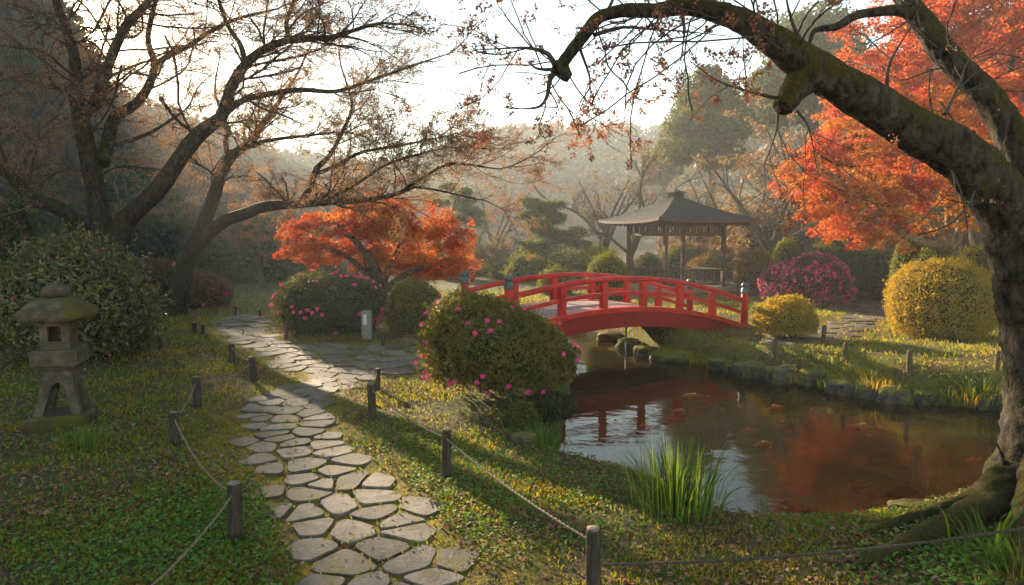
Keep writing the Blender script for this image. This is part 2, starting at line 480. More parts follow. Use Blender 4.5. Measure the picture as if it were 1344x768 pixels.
def m_flag():
    m, n, o = mat('flagstone')
    g = nd(n, 'ShaderNodeNewGeometry')
    c0 = ramp(n, g.outputs['Random Per Island'], [(0, (.065, .052, .042)), (.3, (.105, .086, .072)), (.65, (.15, .128, .11)), (.85, (.115, .10, .092)), (1, (.075, .066, .062))])
    oi = nd(n, 'ShaderNodeObjectInfo')
    c0 = mix(n, 1.0, c0, ramp(n, oi.outputs['Random'], [(0, (.55, .53, .5)), (1, (1.35, 1.32, 1.3))]), 'MULTIPLY')
    f = noise(n, 9, 8, rough=.7); f2 = noise(n, 45, 5, rough=.7)
    c = mix(n, 1.0, c0, ramp(n, f, [(.3, (.62, .6, .58)), (.7, (1.25, 1.22, 1.2))]), 'MULTIPLY')
    c = mix(n, maprange(n, f2, .58, .7, 0, .5), c, (.07, .06, .05))
    c = mix(n, maprange(n, noise(n, 3.3, 6, rough=.75), .50, .62, 0, .85), c, (.10, .082, .018))
    hb = mth(n, 'ADD', mth(n, 'MULTIPLY', f, .6), mth(n, 'MULTIPLY', f2, .45))
    principled(n, o, c, .8, hb, .9, .026, .25)
    return m
M['flag'] = m_flag()

def m_ground():
    m, n, o = mat('garden_ground')
    a = nd(n, 'ShaderNodeAttribute', attribute_name='mossy')
    far = nd(n, 'ShaderNodeAttribute', attribute_name='wooded')
    f1 = noise(n, 1.1, 6, rough=.65); f2 = noise(n, 14, 6, rough=.7); f3 = noise(n, 60, 4)
    soil = ramp(n, f2, [(.3, (.05, .034, .022)), (.7, (.14, .095, .065))])
    green = ramp(n, f3, [(.3, (.045, .06, .014)), (.7, (.13, .14, .028))])
    moss = ramp(n, f2, [(.3, (.12, .10, .012)), (.7, (.28, .21, .025))])
    c = mix(n, maprange(n, mth(n, 'ADD', mth(n, 'MULTIPLY', f1, .6), mth(n, 'MULTIPLY', f2, .4)), .42, .56), soil, green)
    mm = mth(n, 'MULTIPLY', a.outputs['Fac'], maprange(n, mth(n, 'ADD', mth(n, 'MULTIPLY', f1, .5), mth(n, 'MULTIPLY', f2, .5)), .38, .54))
    c = mix(n, mm, c, moss)
    c = mix(n, far.outputs['Fac'], c, ramp(n, noise(n, .12, 6), [(.35, (.05, .045, .028)), (.65, (.08, .075, .04))]))
    si = nd(n, 'ShaderNodeAttribute', attribute_name='silt')
    c = mix(n, si.outputs['Fac'], c, ramp(n, noise(n, 1.6, 6, rough=.65), [(.3, (.10, .075, .032)), (.7, (.22, .165, .075))]))
    principled(n, o, c, .95, mth(n, 'ADD', f2, mth(n, 'MULTIPLY', f3, .6)), 1.0, .05, .1)
    return m
M['ground'] = m_ground()

def m_water():
    m, n, o = mat('pond_water')
    c_ = nd(n, 'ShaderNodeTexCoord')
    mp = nd(n, 'ShaderNodeMapping'); mp.inputs['Scale'].default_value = (1, 1.6, 1); n.links.new(c_.outputs['Object'], mp.inputs[0])
    h = mth(n, 'ADD', noise(n, 1.4, 3, vec=mp.outputs[0]), mth(n, 'MULTIPLY', noise(n, 7, 3, vec=mp.outputs[0]), .12))
    b = nd(n, 'ShaderNodeBump'); b.inputs['Strength'].default_value = .10; b.inputs['Distance'].default_value = .06
    n.links.new(h, b.inputs['Height'])
    gl = nd(n, 'ShaderNodeBsdfGlossy'); gl.inputs['Roughness'].default_value = .015; n.links.new(b.outputs[0], gl.inputs['Normal'])
    tr = nd(n, 'ShaderNodeBsdfTransparent'); tr.inputs[0].default_value = (.80, .68, .44, 1)
    df = nd(n, 'ShaderNodeBsdfDiffuse'); df.inputs[0].default_value = (.13, .082, .032, 1)
    m1 = nd(n, 'ShaderNodeMixShader'); m1.inputs[0].default_value = .16
    n.links.new(tr.outputs[0], m1.inputs[1]); n.links.new(df.outputs[0], m1.inputs[2])
    fr = nd(n, 'ShaderNodeFresnel'); fr.inputs['IOR'].default_value = 1.27; n.links.new(b.outputs[0], fr.inputs['Normal'])
    m2 = nd(n, 'ShaderNodeMixShader'); n.links.new(fr.outputs[0], m2.inputs[0])
    n.links.new(m1.outputs[0], m2.inputs[1]); n.links.new(gl.outputs[0], m2.inputs[2])
    n.links.new(m2.outputs[0], o.inputs[0])
    return m
M['water'] = m_water()

def m_shingle():
    m, n, o = mat('roof_shingles')
    c_ = nd(n, 'ShaderNodeTexCoord'); sx = nd(n, 'ShaderNodeSeparateXYZ'); n.links.new(c_.outputs['Object'], sx.inputs[0])
    wv = mth(n, 'FRACT', mth(n, 'MULTIPLY', sx.outputs[2], 13.0))
    f = noise(n, 6, 5)
    c = ramp(n, f, [(.3, (.026, .026, .027)), (.7, (.06, .058, .056))])
    c = mix(n, maprange(n, wv, .75, .95, 0, .6), c, (.03, .028, .026))
    principled(n, o, c, .9, mth(n, 'ADD', wv, f), .6, .03, .1)
    return m
M['shingle'] = m_shingle()
def m_koi(name, c1, c2, lo, hi):
    m, n, o = mat(name)
    c = mix(n, maprange(n, noise(n, 7, 2), lo, hi), c1, c2)
    principled(n, o, c, .35, spec=.5)
    return m
M['koi_red'] = m_koi('red_orange_koi', (.90, .17, .02), (.85, .07, .01), .5, .6)
M['koi_gold'] = m_koi('golden_koi', (.80, .42, .08), (.80, .22, .04), .5, .62)
M['koi_pale'] = m_koi('pale_koi', (.55, .48, .40), (.68, .15, .04), .5, .56)

# ------------------------------------------------------------------ terrain
WATER_Z = -0.5
pond_px = [(700, 455), (752, 478), (748, 500), (738, 556), (736, 606), (775, 622), (835, 640), (890, 662), (950, 696), (1050, 708), (1140, 692), (1235, 672), (1310, 645), (1450, 610),
           (1500, 548), (1420, 540), (1310, 538), (1200, 527), (1100, 512), (1030, 500), (965, 489), (925, 478), (870, 467), (832, 452), (800, 441), (760, 431), (690, 424), (600, 428), (640, 440)]
pond = np.array([at_z(a, b, WATER_Z)[:2] for a, b in pond_px])
pond = np.vstack([pond, pond[:1]])
pc = cat(np.c_[pond, np.zeros(len(pond))], 160)[:-1, :2]
def sdf(P, poly):
    """signed distance to a closed polygon, negative inside"""
    P = np.asarray(P, float); d = np.full(len(P), 1e9); ins = np.zeros(len(P), bool)
    for a, b in zip(poly, np.roll(poly, -1, axis=0)):
        e = b - a; w_ = P - a
        t = np.clip((w_ @ e) / (e @ e + 1e-12), 0, 1)
        d = np.minimum(d, np.linalg.norm(w_ - t[:, None] * e, axis=1))
        c = ((a[1] > P[:, 1]) != (b[1] > P[:, 1]))
        with np.errstate(divide='ignore', invalid='ignore'):
            xi = (b[0] - a[0]) * (P[:, 1] - a[1]) / (b[1] - a[1] + 1e-15) + a[0]
        ins ^= c & (P[:, 0] < xi)
    return np.where(ins, -d, d)
def sst(a, b, x):
    t = np.clip((x - a) / (b - a), 0, 1); return t * t * (3 - 2 * t)
# skyline of the bare hills: (px, py, ridge distance, foot distance)
sky_px = [(-900, -60, 70, 26), (-350, -40, 85, 30), (-60, -20, 95, 34), (20, 25, 98, 36), (70, 52, 100, 38), (98, 86, 102, 39), (110, 118, 103, 40), (122, 142, 104, 40), (140, 158, 104, 40), (165, 170, 105, 40), (226, 186, 110, 42), (282, 208, 120, 45), (387, 225, 140, 52), (517, 230, 160, 60),
          (611, 200, 175, 66), (672, 186, 180, 70), (749, 178, 185, 72), (858, 180, 180, 66), (957, 150, 150, 52), (1080, 120, 120, 44), (1285, 110, 100, 40), (1700, 60, 80, 34), (2400, 60, 70, 30)]
_saz, _sel, _sR, _sr0 = [], [], [], []
for a, b, r_, r0 in sky_px:
    d = ray(a, b); _saz.append(math.atan2(d[0], d[1])); _sel.append(d[2] / math.hypot(d[0], d[1])); _sR.append(r_); _sr0.append(r0)
def H(x, y):
    x = np.atleast_1d(np.asarray(x, float)); y = np.atleast_1d(np.asarray(y, float))
    z = .035 * np.sin(x * .9 + 1) * np.sin(y * .7) + .02 * np.sin(x * 2.3 + y * 1.7)
    z += .30 * np.exp(-(((x + .6) / 1.9) ** 2 + ((y - 13.2) / 1.7) ** 2))
    z -= .12 * sst(3, 5, x) * sst(12, 15, y)
    z += .25 * sst(-5, -14, x) * sst(4, 12, y)
    q = np.c_[x, y]
    d = np.full(len(x), 9.0)
    nr = (x > -8) & (x < 18) & (y > 2) & (y < 30)
    if nr.any(): d[nr] = sdf(q[nr], pc)
    wd = np.where((y > 8.3), .16, .34)
    zo = WATER_Z + (z - WATER_Z) * (1 - np.exp(-np.maximum(d, 0) / wd))
    zi = WATER_Z - .55 * (1 - np.exp(np.minimum(d, 0) / .6))
    z = np.where(d > 0, zo, zi)
    r_ = np.hypot(x, y); az = np.arctan2(x, np.maximum(y, 1e-3))
    el = np.interp(az, _saz, _sel); Rr = np.interp(az, _saz, _sR); r0 = np.interp(az, _saz, _sr0)
    ridge = CAM_Z + el * Rr
    t = np.clip((r_ - r0) / (Rr - r0), 0, 1.0)
    z = z + ridge * np.where(t < 1, t ** 1.35, 1.0) * (y > 0)
    z = z + np.where(t > 0, 1.6 * t * snoise(np.c_[x, y, x * 0], .12), 0) * (y > 0)
    return z
def h1(x, y): return float(H(x, y)[0])
def ground(px, py):
    """point of the ground seen at this pixel"""
    d = ray(px, py); o = np.array([0, 0, CAM_Z])
    ts = np.linspace(2.0, 90, 900)
    P = o + d * ts[:, None]
    below = P[:, 2] < H(P[:, 0], P[:, 1])
    i = int(np.argmax(below)) if below.any() else len(ts) - 1
    a, b = ts[max(i - 1, 0)], ts[i]
    tt = np.linspace(a, b, 40); P = o + d * tt[:, None]
    be = P[:, 2] < H(P[:, 0], P[:, 1]); j = int(np.argmax(be)) if be.any() else 39
    return P[j]
def g0(x, y): return np.array([x, y, h1(x, y)])

# path outlines, in plan
def poly(pts): 
    a = np.array([at_z(p, q, 0.0)[:2] for p, q in pts]); a = np.vstack([a, a[:1]])
    return cat(np.c_[a, np.zeros(len(a))], 140)[:-1, :2]
path_a = poly([(380, 800), (392, 740), (372, 690), (345, 640), (322, 590), (316, 552), (338, 522), (378, 505), (400, 495), (352, 474), (312, 452), (284, 432), (286, 421), (318, 416), (348, 419),
               (352, 432), (372, 446), (420, 453), (490, 456), (560, 452), (640, 440), (690, 436), (690, 462), (620, 478), (560, 488), (500, 496), (452, 508), (425, 535), (438, 568), (490, 610), (548, 655), (588, 705), (632, 760), (655, 800)])
path_b = poly([(985, 444), (1000, 430), (1060, 424), (1105, 412), (1120, 396), (1115, 384), (1165, 376), (1230, 374), (1230, 380), (1180, 392), (1170, 410), (1120, 430), (1060, 447), (1010, 452)])

def axis(lo, hi, f0, f1, fine, g=1.12):
    c = list(np.arange(f0, f1, fine)); s_ = fine; x = c[-1]
    while x < hi: s_ = min(s_ * g, 6); x += s_; c.append(min(x, hi))
    s_ = fine; x = c[0]; b = []
    while x > lo: s_ = min(s_ * g, 6); x -= s_; b.append(max(x, lo))
    return np.array(b[::-1] + c)
gx = axis(-200, 200, -9, 13, .11); gy = axis(-8, 215, 2.4, 20, .11)
GX, GY = np.meshgrid(gx, gy)
fx, fy = GX.ravel(), GY.ravel()
fz = H(fx, fy)
q = np.c_[fx, fy]
near = (abs(fx) < 14) & (fy > 0) & (fy < 32)
dp = np.full(len(fx), 9.0)
dp[near] = np.minimum(sdf(q[near], path_a), sdf(q[near], path_b))
fz = fz + np.where(abs(fx) < 16, .012 * snoise(np.c_[fx, fy, fy * 0], 5.0), 0)
nx, ny = len(gx), len(gy)
ii = (np.arange(ny - 1)[:, None] * nx + np.arange(nx - 1)[None]).ravel()
mb = MB(); mb.add(np.c_[fx, fy, fz], np.c_[ii, ii + 1, ii + nx + 1, ii + nx])
mossy = np.clip(1.1 - np.maximum(dp, 0) / .55, 0, 1)
mossy = np.maximum(mossy, .35 * sst(2, 4, fx) * sst(8, 9.5, fy) * (fy < 30))
wooded = sst(24, 40, np.hypot(fx, fy))
tag(mb.build('ground', M['ground'], attrs={'mossy': mossy, 'wooded': wooded, 'silt': sst(WATER_Z - .02, WATER_Z - .12, fz)}), kind='structure')

# pond water
from mathutils.geometry import tessellate_polygon
wp = pc + 0
cen = wp.mean(0)
wx = np.arange(pc[:, 0].min() - .4, pc[:, 0].max() + .4, .25); wy = np.arange(pc[:, 1].min() - .4, pc[:, 1].max() + .4, .25)
WX, WY = np.meshgrid(wx, wy)
ok = (sdf(np.c_[WX.ravel(), WY.ravel()], pc) < .45).reshape(WX.shape)
fi = [(j * len(wx) + i) for j in range(len(wy) - 1) for i in range(len(wx) - 1) if ok[j, i] and ok[j, i + 1] and ok[j + 1, i] and ok[j + 1, i + 1]]
fi = np.array(fi)
mb = MB(); mb.add(np.c_[WX.ravel(), WY.ravel(), np.full(WX.size, WATER_Z)], np.c_[fi, fi + 1, fi + len(wx) + 1, fi + len(wx)])
tag(mb.build('pond_water', M['water'], smooth=True), kind='structure')

# ------------------------------------------------------------------ flagstone paths
def clip_half(pl, p, nrm):
    d = (pl - p) @ nrm; out = []
    for i in range(len(pl)):
        j = (i + 1) % len(pl)
        if d[i] <= 0: out.append(pl[i])
        if (d[i] < 0) != (d[j] < 0) and abs(d[i] - d[j]) > 1e-12:
            out.append(pl[i] + (pl[j] - pl[i]) * (d[i] / (d[i] - d[j])))
    return np.array(out) if out else np.zeros((0, 2))
def chaikin(p):
    n = np.roll(p, -1, axis=0); return np.stack([p * .86 + n * .14, p * .14 + n * .86], 1).reshape(-1, 2)
def stone_cells(pol, rmin_fn, gap_fn, g, keep=lambda p: True):
    lo, hi = pol.min(0) - .6, pol.max(0) + .6
    pts = []
    for _ in range(20000):
        p = g.uniform(lo, hi)
        r = rmin_fn(p)
        if pts:
            dd = np.linalg.norm(np.array([a[:2] for a in pts]) - p, axis=1)
            if (dd < np.array([(a[2] + r) / 2 for a in pts])).any(): continue
        pts.append((p[0], p[1], r * g.uniform(.55, 1.45)))
    A = np.array(pts)[:, :2]; d = sdf(A, pol)
    cells = []
    for k in np.where(d < .02)[0]:
        p = A[k]; c = p + np.array([[-1, -1], [1, -1], [1, 1], [-1, 1]]) * 1.0
        o_ = np.argsort(np.linalg.norm(A - p, axis=1))[1:16]
        gp = gap_fn(p) * g.uniform(.7, 1.5)
        for j in o_:
            nn = A[j] - p; L = np.linalg.norm(nn); nn = nn / L
            c = clip_half(c, p + nn * (L / 2 - gp / 2), nn)
            if len(c) < 3: break
        if len(c) >= 3: cells.append((p, c))
    return cells
def stone_mesh(mb, p, c, g, base, h):
    c = chaikin(chaikin(c))
    # resample by angle-free arc length
    cc = np.vstack([c, c[:1]]); L = np.r_[0, np.cumsum(np.linalg.norm(np.diff(cc, axis=0), axis=1))]
    n = 30; t = np.linspace(0, L[-1], n, endpoint=False)
    c = np.c_[np.interp(t, L, cc[:, 0]), np.interp(t, L, cc[:, 1])]
    ctr = c.mean(0); rel = c - ctr
    rel *= (1 + .05 * snoise(np.c_[c, np.zeros(n)], 7.0) + .025 * snoise(np.c_[c, np.ones(n)], 23.0))[:, None]
    tilt = g.normal(0, .018, 2); z0 = h1(*ctr)
    V = []
    for s_, dz in ((1.0, -.05), (1.0, h - .006), (.972, h)):
        xy = ctr + rel * s_
        V.append(np.c_[xy, z0 + dz + (rel * s_) @ tilt])
    V = np.concatenate(V) - base
    F = [[r_ * n + k, r_ * n + (k + 1) % n, (r_ + 1) * n + (k + 1) % n, (r_ + 1) * n + k] for r_ in range(2) for k in range(n)]
    n0 = mb.n
    mb.add(V, F)
    mb.f.append(np.array([[n0 + 2 * n + k for k in range(n)]])); mb.mi.append(np.zeros(1, int))
gs = np.random.default_rng(21)
cells = stone_cells(path_a, lambda p: .235 + .10 * sst(8, 11, p[1]) + .05 * math.sin(p[0] * 7 + p[1] * 5), lambda p: .033 - .012 * sst(7, 10, p[1]), gs)
cells.sort(key=lambda c: c[0][1])
pa = bpy.data.objects.new('path', None); COL.objects.link(pa)
tag(pa, kind='structure')
rest = MB(); stones_a = [c for c in cells]
for k, (p, c) in enumerate(cells):
    if k < 90:
        m_ = MB(); stone_mesh(m_, p, c, gs, 0, .017); m_.build('flagstone', M['flag'], pa, smooth=False)
    else: stone_mesh(rest, p, c, gs, 0, .014)
if rest.n: tag(rest.build('flagstones', M['flag'], pa, smooth=False), kind='stuff')
cells_b = stone_cells(path_b, lambda p: .42, lambda p: .05, gs)
rest = MB()
for p, c in cells_b: stone_mesh(rest, p, c, gs, 0, .025)
tag(rest.build('path', M['flag'], smooth=False), kind='structure')

# ------------------------------------------------------------------ plants: generic bush
def bush(name, label, cat_, loc, w_, h_, mt, n, leaf, depth=None, lump=.10, group=None, core=.86, stems=0, up=.0, asp=.5, droop=.35, seed=0, lumpf=1.6, fl=None, sparse=.16, foot=-.70, skew=0.0, sprig=1.0, bloom=None):
    """dome-shaped shrub of many small leaves on a dark twiggy core"""
    g = np.random.default_rng(seed + 100)
    rx, ry = w_ / 2, (depth or w_) / 2
    cz, rz = h_ * .42, h_ * .58
    t = empty(name, loc, label, cat_, group)
    def surf(nn, lo=foot):
        d = unit(g.normal(size=(int(nn * 1.8), 3))); d = d[d[:, 2] > lo][:nn]
        f = 1 + lump * snoise(d * np.array([1, 1, 1.0]) + seed * 3.1, lumpf) + .35 * lump * snoise(d + seed, lumpf * 3.4)
        return d, f
    d, f = surf(n)
    sh = 1 - np.abs(g.normal(0, sparse, len(d)))
    sh = np.maximum(sh, core * .96) + (g.random(len(d)) < .12) * g.uniform(0, .07, len(d)) + .055 * snoise(d * 1.0 + 11, 7.0)
    P = d * np.array([rx, ry, rz]) * (f * sh)[:, None]; P[:, 2] += cz; P[:, 2] *= 1 - skew * P[:, 0] / rx
    ok_ = P[:, 2] > .015; P, d = P[ok_], d[ok_]
    N = unit(d / np.array([rx, ry, rz])) * .6 + g.normal(0, .55, d.shape) + np.array([0, 0, up])
    ax = g.normal(size=d.shape) + d * .5 + np.array([0, 0, .3])
    mb = MB(); cards(mb, P, N, leaf * g.uniform(.6, 1.35, len(P)), asp, .15, axis=ax)
    ns = int(70 * w_ * sprig)
    if ns:
        sd_, sf = surf(ns); ns = len(sd_)
        o_ = sd_ * np.array([rx, ry, rz]) * sf[:, None] * .97; o_[:, 2] += cz; o_[:, 2] *= 1 - skew * o_[:, 0] / rx
        dr = unit(sd_ * .8 + np.array([0, 0, .7]) + g.normal(0, .35, sd_.shape)); ln = leaf * g.uniform(1.2, 3.4, ns)
        for q in range(7):
            p_ = o_ + dr * (ln * (q / 6))[:, None]; m2 = p_[:, 2] > .05
            cards(mb, p_[m2], g.normal(0, .5, p_.shape)[m2] + np.array([0, 0, 1]), leaf * g.uniform(.7, 1.3, m2.sum()), asp, .15, axis=(dr + g.normal(0, .7, dr.shape))[m2])
    mb.build('foliage', mt, t)
    # core
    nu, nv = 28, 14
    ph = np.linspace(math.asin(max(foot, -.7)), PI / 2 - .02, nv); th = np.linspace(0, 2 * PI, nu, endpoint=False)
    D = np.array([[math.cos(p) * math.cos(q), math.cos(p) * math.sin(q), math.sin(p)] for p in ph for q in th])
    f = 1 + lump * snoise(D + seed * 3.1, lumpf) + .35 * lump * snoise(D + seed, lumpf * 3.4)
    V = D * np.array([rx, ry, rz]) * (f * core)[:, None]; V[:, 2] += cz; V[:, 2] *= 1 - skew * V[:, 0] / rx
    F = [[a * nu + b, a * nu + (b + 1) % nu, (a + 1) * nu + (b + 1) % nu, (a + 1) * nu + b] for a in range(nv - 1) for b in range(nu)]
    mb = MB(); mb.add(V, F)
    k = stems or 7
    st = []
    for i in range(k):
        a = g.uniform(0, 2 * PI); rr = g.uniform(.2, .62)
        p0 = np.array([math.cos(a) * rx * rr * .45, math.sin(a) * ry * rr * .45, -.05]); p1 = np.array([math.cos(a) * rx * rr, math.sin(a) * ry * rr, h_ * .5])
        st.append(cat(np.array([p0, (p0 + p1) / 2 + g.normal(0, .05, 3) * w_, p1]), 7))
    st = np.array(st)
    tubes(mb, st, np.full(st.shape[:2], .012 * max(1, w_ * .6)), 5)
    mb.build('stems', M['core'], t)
    if bloom:                                                        # too many small blossoms to count
        d, f = surf(bloom[0] * 2); k = snoise(d + seed, 3.0) > g.normal(.1, .5, len(d)); d, f = d[k], f[k]
        P = d * np.array([rx, ry, rz]) * f[:, None] * 1.0; P[:, 2] += cz; k = P[:, 2] > .05
        mb = MB(); cards(mb, P[k], (d + g.normal(0, .5, d.shape))[k], bloom[1] * g.uniform(.6, 1.3, k.sum()), .8, .2); tag(mb.build('blossoms', M['magenta'], t), kind='stuff')
    if fl:
        cnt, fm, fs = fl
        made = 0; proto = None
        d, f = surf(cnt * 14)
        vis = (d[:, 1] < .35) & ((snoise(d * 1.0 + seed * 1.7, 2.6) > g.uniform(-.2, .5, len(d))) | (cnt > 90))
        d, f = d[vis], f[vis]
        for i in range(min(cnt, len(d))):
            P = d[i] * np.array([rx, ry, rz]) * f[i] * 1.02; P[2] += cz; P[2] *= 1 - skew * P[0] / rx
            if P[2] < .08: continue
            if proto is None or made % 12 == 0:
                fb = MB()
                for b in range(3 if fs > .05 else 2):
                    o_ = g.normal(0, fs * .18, 3) if b else np.zeros(3)
                    an = np.linspace(0, 2 * PI, 6)[:5] + g.uniform(0, 1)
                    ax = np.c_[np.cos(an), np.sin(an), np.full(5, .45)]
                    nn = np.c_[-np.cos(an) * .4, -np.sin(an) * .4, np.ones(5)]
                    cards(fb, np.tile(o_, (5, 1)), nn, fs * g.uniform(.5, .7), .8, .1, axis=ax)
                o = fb.build('flower', fm, t); proto = o
            else:
                o = proto.copy(); COL.objects.link(o); o.parent = t
            o.location = P
            nv_ = Vector(d[i] + np.array([0, -.3, .3])); o.rotation_euler = nv_.to_track_quat('Z', 'Y').to_euler()
            made += 1
    return t
def gbush(name, label, cat_, px, py, wpx, hpx, mt, n, leaf, Y=None, **kw):
    """shrub whose foot is seen at (px, py), wpx wide and hpx tall in the photograph"""
    if Y is None: p = ground(px, py)
    else:
        p = at(px, py, Y); p[2] = h1(p[0], p[1])
    k = p[1] / FPX
    dep = kw.pop('dep', .9)
    p = p + np.array([p[0] / p[1], 1, 0]) * wpx * k * dep * .33
    p[2] = h1(p[0], p[1]) - .02
    k = p[1] / FPX
    top = at(px, py - hpx, p[1])[2] - p[2]
    return bush(name, label, cat_, p, wpx * k, max(top, .15), mt, n, leaf, depth=wpx * k * dep, **kw)

gbush('azalea_bush', 'round green azalea bush with bright pink flowers standing beside the red bridge', 'azalea', 652, 528, 196, 140, M['azalea'], 30000, .048, lump=.14, stems=16, seed=1, skew=.16, fl=(44, M['magenta'], .058), foot=-.52, core=.80)
gbush('azalea_bush', 'broad dark azalea dotted with pink flowers beside the grey marker stone', 'azalea', 436, 440, 148, 84, M['azalea_dark'], 22000, .05, seed=2, fl=(56, M['magenta'], .075), lump=.06)
gbush('azalea_bush', 'dull green azalea bush between the marker stone and the bridge', 'azalea', 545, 440, 76, 72, M['azalea'], 12000, .05, seed=3, lump=.08)
gbush('rhododendron_bush', 'large long-leaved shrub with few red buds right behind the stone lantern', 'rhododendron', 104, 478, 196, 166, M['rhodo'], 17000, .10, seed=4, lump=.12, asp=.32, fl=(12, M['pinkred'], .05), core=.8, sparse=.2)
gbush('rhododendron_bush', 'dark evergreen shrub at the left edge behind the large long-leaved shrub', 'rhododendron', 0, 425, 110, 180, M['hedge'], 9000, .12, Y=15.5, seed=5, lump=.14, asp=.4)
gbush('azalea_bush', 'bronzed azalea bush with pink flowers behind the leaning cherry trunk', 'azalea', 205, 421, 110, 82, M['azalea_brown'], 14000, .06, Y=19, seed=6, fl=(14, M['magenta'], .12), lump=.09)
gbush('azalea_bush', 'bronzed azalea bush to the right of the leaning cherry trunk', 'azalea', 268, 417, 72, 58, M['azalea_brown'], 10000, .06, Y=18.5, seed=7, fl=(4, M['pinkred'], .1), lump=.07)
gbush('azalea_bush', 'azalea bush covered in magenta blossom near the right path', 'azalea', 1060, 402, 116, 68, M['azalea_brown'], 14000, .06, seed=8, fl=(95, M['magenta'], .095), lump=.12, bloom=(2600, .06))
gbush('round_shrub', 'small yellow shrub at the right end of the red bridge', 'shrub', 1031, 448, 80, 60, M['yellow'], 14000, .045, seed=9, stems=14, foot=-.45, core=.76, lump=.06)
gbush('round_shrub', 'big yellow clipped round shrub on the right bank', 'shrub', 1232, 446, 130, 108, M['yellow'], 42000, .045, seed=10, lump=.05, dep=1.0, sprig=.6)
gbush('round_shrub', 'green clipped round shrub left behind the big yellow one', 'shrub', 1193, 384, 50, 74, M['lime'], 9000, .06, Y=18.0, seed=11, lump=.06)
gbush('round_shrub', 'yellow green clipped shrub directly behind the big yellow one', 'shrub', 1228, 384, 66, 66, M['lime'], 10000, .06, Y=17.2, seed=12, lump=.06)
gbush('round_shrub', 'green shrub between the old cherry trunk and the big yellow shrub', 'shrub', 1278, 384, 56, 66, M['azalea'], 9000, .06, Y=17.5, seed=13, lump=.08)
gbush('round_shrub', 'orange clipped round shrub right of the gazebo', 'shrub', 989, 378, 52, 52, M['orange_shrub'], 8000, .08, Y=25, seed=14, lump=.06)
gbush('round_shrub', 'bright green round shrub between the orange shrub and the red maple', 'shrub', 1031, 372, 38, 58, M['lime'], 7000, .08, Y=26.5, seed=15, lump=.06)
gbush('hedge_shrub', 'dark green hedge under the orange maple beside the right path', 'hedge', 1135, 382, 110, 56, M['hedge'], 11000, .08, Y=22.5, seed=16, lump=.12)
gbush('hedge_shrub', 'dull green shrub between the magenta azalea and the dark hedge', 'hedge', 1080, 376, 70, 56, M['azalea'], 8000, .09, Y=25.5, seed=17, lump=.12)
gbush('round_shrub', 'bright green round shrub behind the middle of the red bridge', 'shrub', 797, 392, 60, 60, M['lime'], 12000, .055, Y=20, seed=18, lump=.05)
gbush('round_shrub', 'low green shrub behind the left rail of the bridge', 'shrub', 730, 378, 50, 25, M['lime'], 6000, .07, Y=24, seed=19, lump=.08)
gbush('round_shrub', 'green round shrub seen between the left gazebo posts', 'shrub', 850, 378, 44, 44, M['azalea'], 6000, .09, Y=33, seed=20, lump=.08)
gbush('round_shrub', 'yellow shrub seen through the right side of the gazebo', 'shrub', 925, 376, 46, 40, M['orange_shrub'], 6000, .09, Y=34, seed=21, lump=.1)
gbush('round_shrub', 'lime green shrub seen through the middle of the gazebo', 'shrub', 888, 376, 44, 52, M['lime'], 6000, .09, Y=36, seed=22, lump=.1)
gbush('low_shrub', 'low dark shrub at the water edge under the pink azalea', 'shrub', 722, 560, 62, 44, M['azalea_dark'], 7000, .04, seed=23, lump=.15)
gbush('low_shrub', 'small pale green plant cushion beside the water under the pink azalea', 'shrub', 684, 566, 40, 36, M['azalea'], 3500, .035, seed=24, lump=.2)
# hazy shrubs in the middle distance on the left
for i, (px, py, wp, hp, Y, mt, lab) in enumerate([
    (300, 398, 70, 50, 27, 'hedge', 'hazy dark shrub behind the bronzed azaleas'),
    (345, 396, 60, 34, 29, 'azalea_dark', 'low hazy shrub left of the dark flowering azalea'),
    (262, 380, 90, 70, 30, 'hedge', 'tall dim shrub behind the leaning cherry'),
    (180, 390, 120, 110, 27, 'hedge', 'tall dim shrub behind the forked cherry'),
    (95, 395, 120, 120, 24, 'hedge', 'tall dim shrub behind the long-leaved shrub'),
    (390, 388, 60, 36, 33, 'azalea_dark', 'hazy shrub behind the left side of the small orange maple'),
    (560, 384, 70, 30, 33, 'azalea', 'hazy green shrub under the right side of the small orange maple'),
    (625, 378, 70, 30, 36, 'azalea', 'hazy shrub left of the pine foot'),
    (680, 376, 70, 34, 38, 'lime', 'pale hazy shrub at the foot of the pine'),
    (760, 372, 60, 32, 40, 'orange_shrub', 'hazy tan shrub left of the gazebo')]):
    gbush('hazy_shrub', lab, 'shrub', px, py, wp, hp, M[mt], 6000, .11, Y=Y, seed=40 + i, lump=.14)

gh = np.random.default_rng(404)
def hazy(nm, x0, x1, Y0, Y1, hmin, hmax, mats_, lab, grp, nmax, gap=2.2):
    protos_ = [bush('hazy_shrub', lab, 'shrub', (0, 0, -400), 3.0, 2.2, M[m_], 5200, .16, group=grp, seed=60 + i + len(nm), lump=.2) for i, m_ in enumerate(mats_)]
    sp, used = [], set()
    for _ in range(600):
        px = gh.uniform(x0, x1); Y = gh.uniform(Y0, Y1); x = (px - 672) / FPX * Y
        if any(math.hypot(x - a, Y - b) < gap for a, b in sp): continue
        sp.append((x, Y)); k = int(gh.integers(0, len(protos_)))
        c = protos_[k] if k not in used else copy_tree(protos_[k]); used.add(k)
        s_ = gh.uniform(hmin, hmax) / 2.2; c.location = (x, Y, h1(x, Y) - .05); c.scale = (s_ * gh.uniform(.9, 1.3), s_ * gh.uniform(.9, 1.2), s_); c.rotation_euler = (0, 0, gh.uniform(0, 6.28))
        if len(sp) >= nmax: break
hazy('valley', 540, 800, 30, 52, .9, 1.9, ['azalea', 'lime', 'azalea_brown'], 'low hazy shrub in the misty valley behind the bridge', 'shrubs in the misty valley', 18)
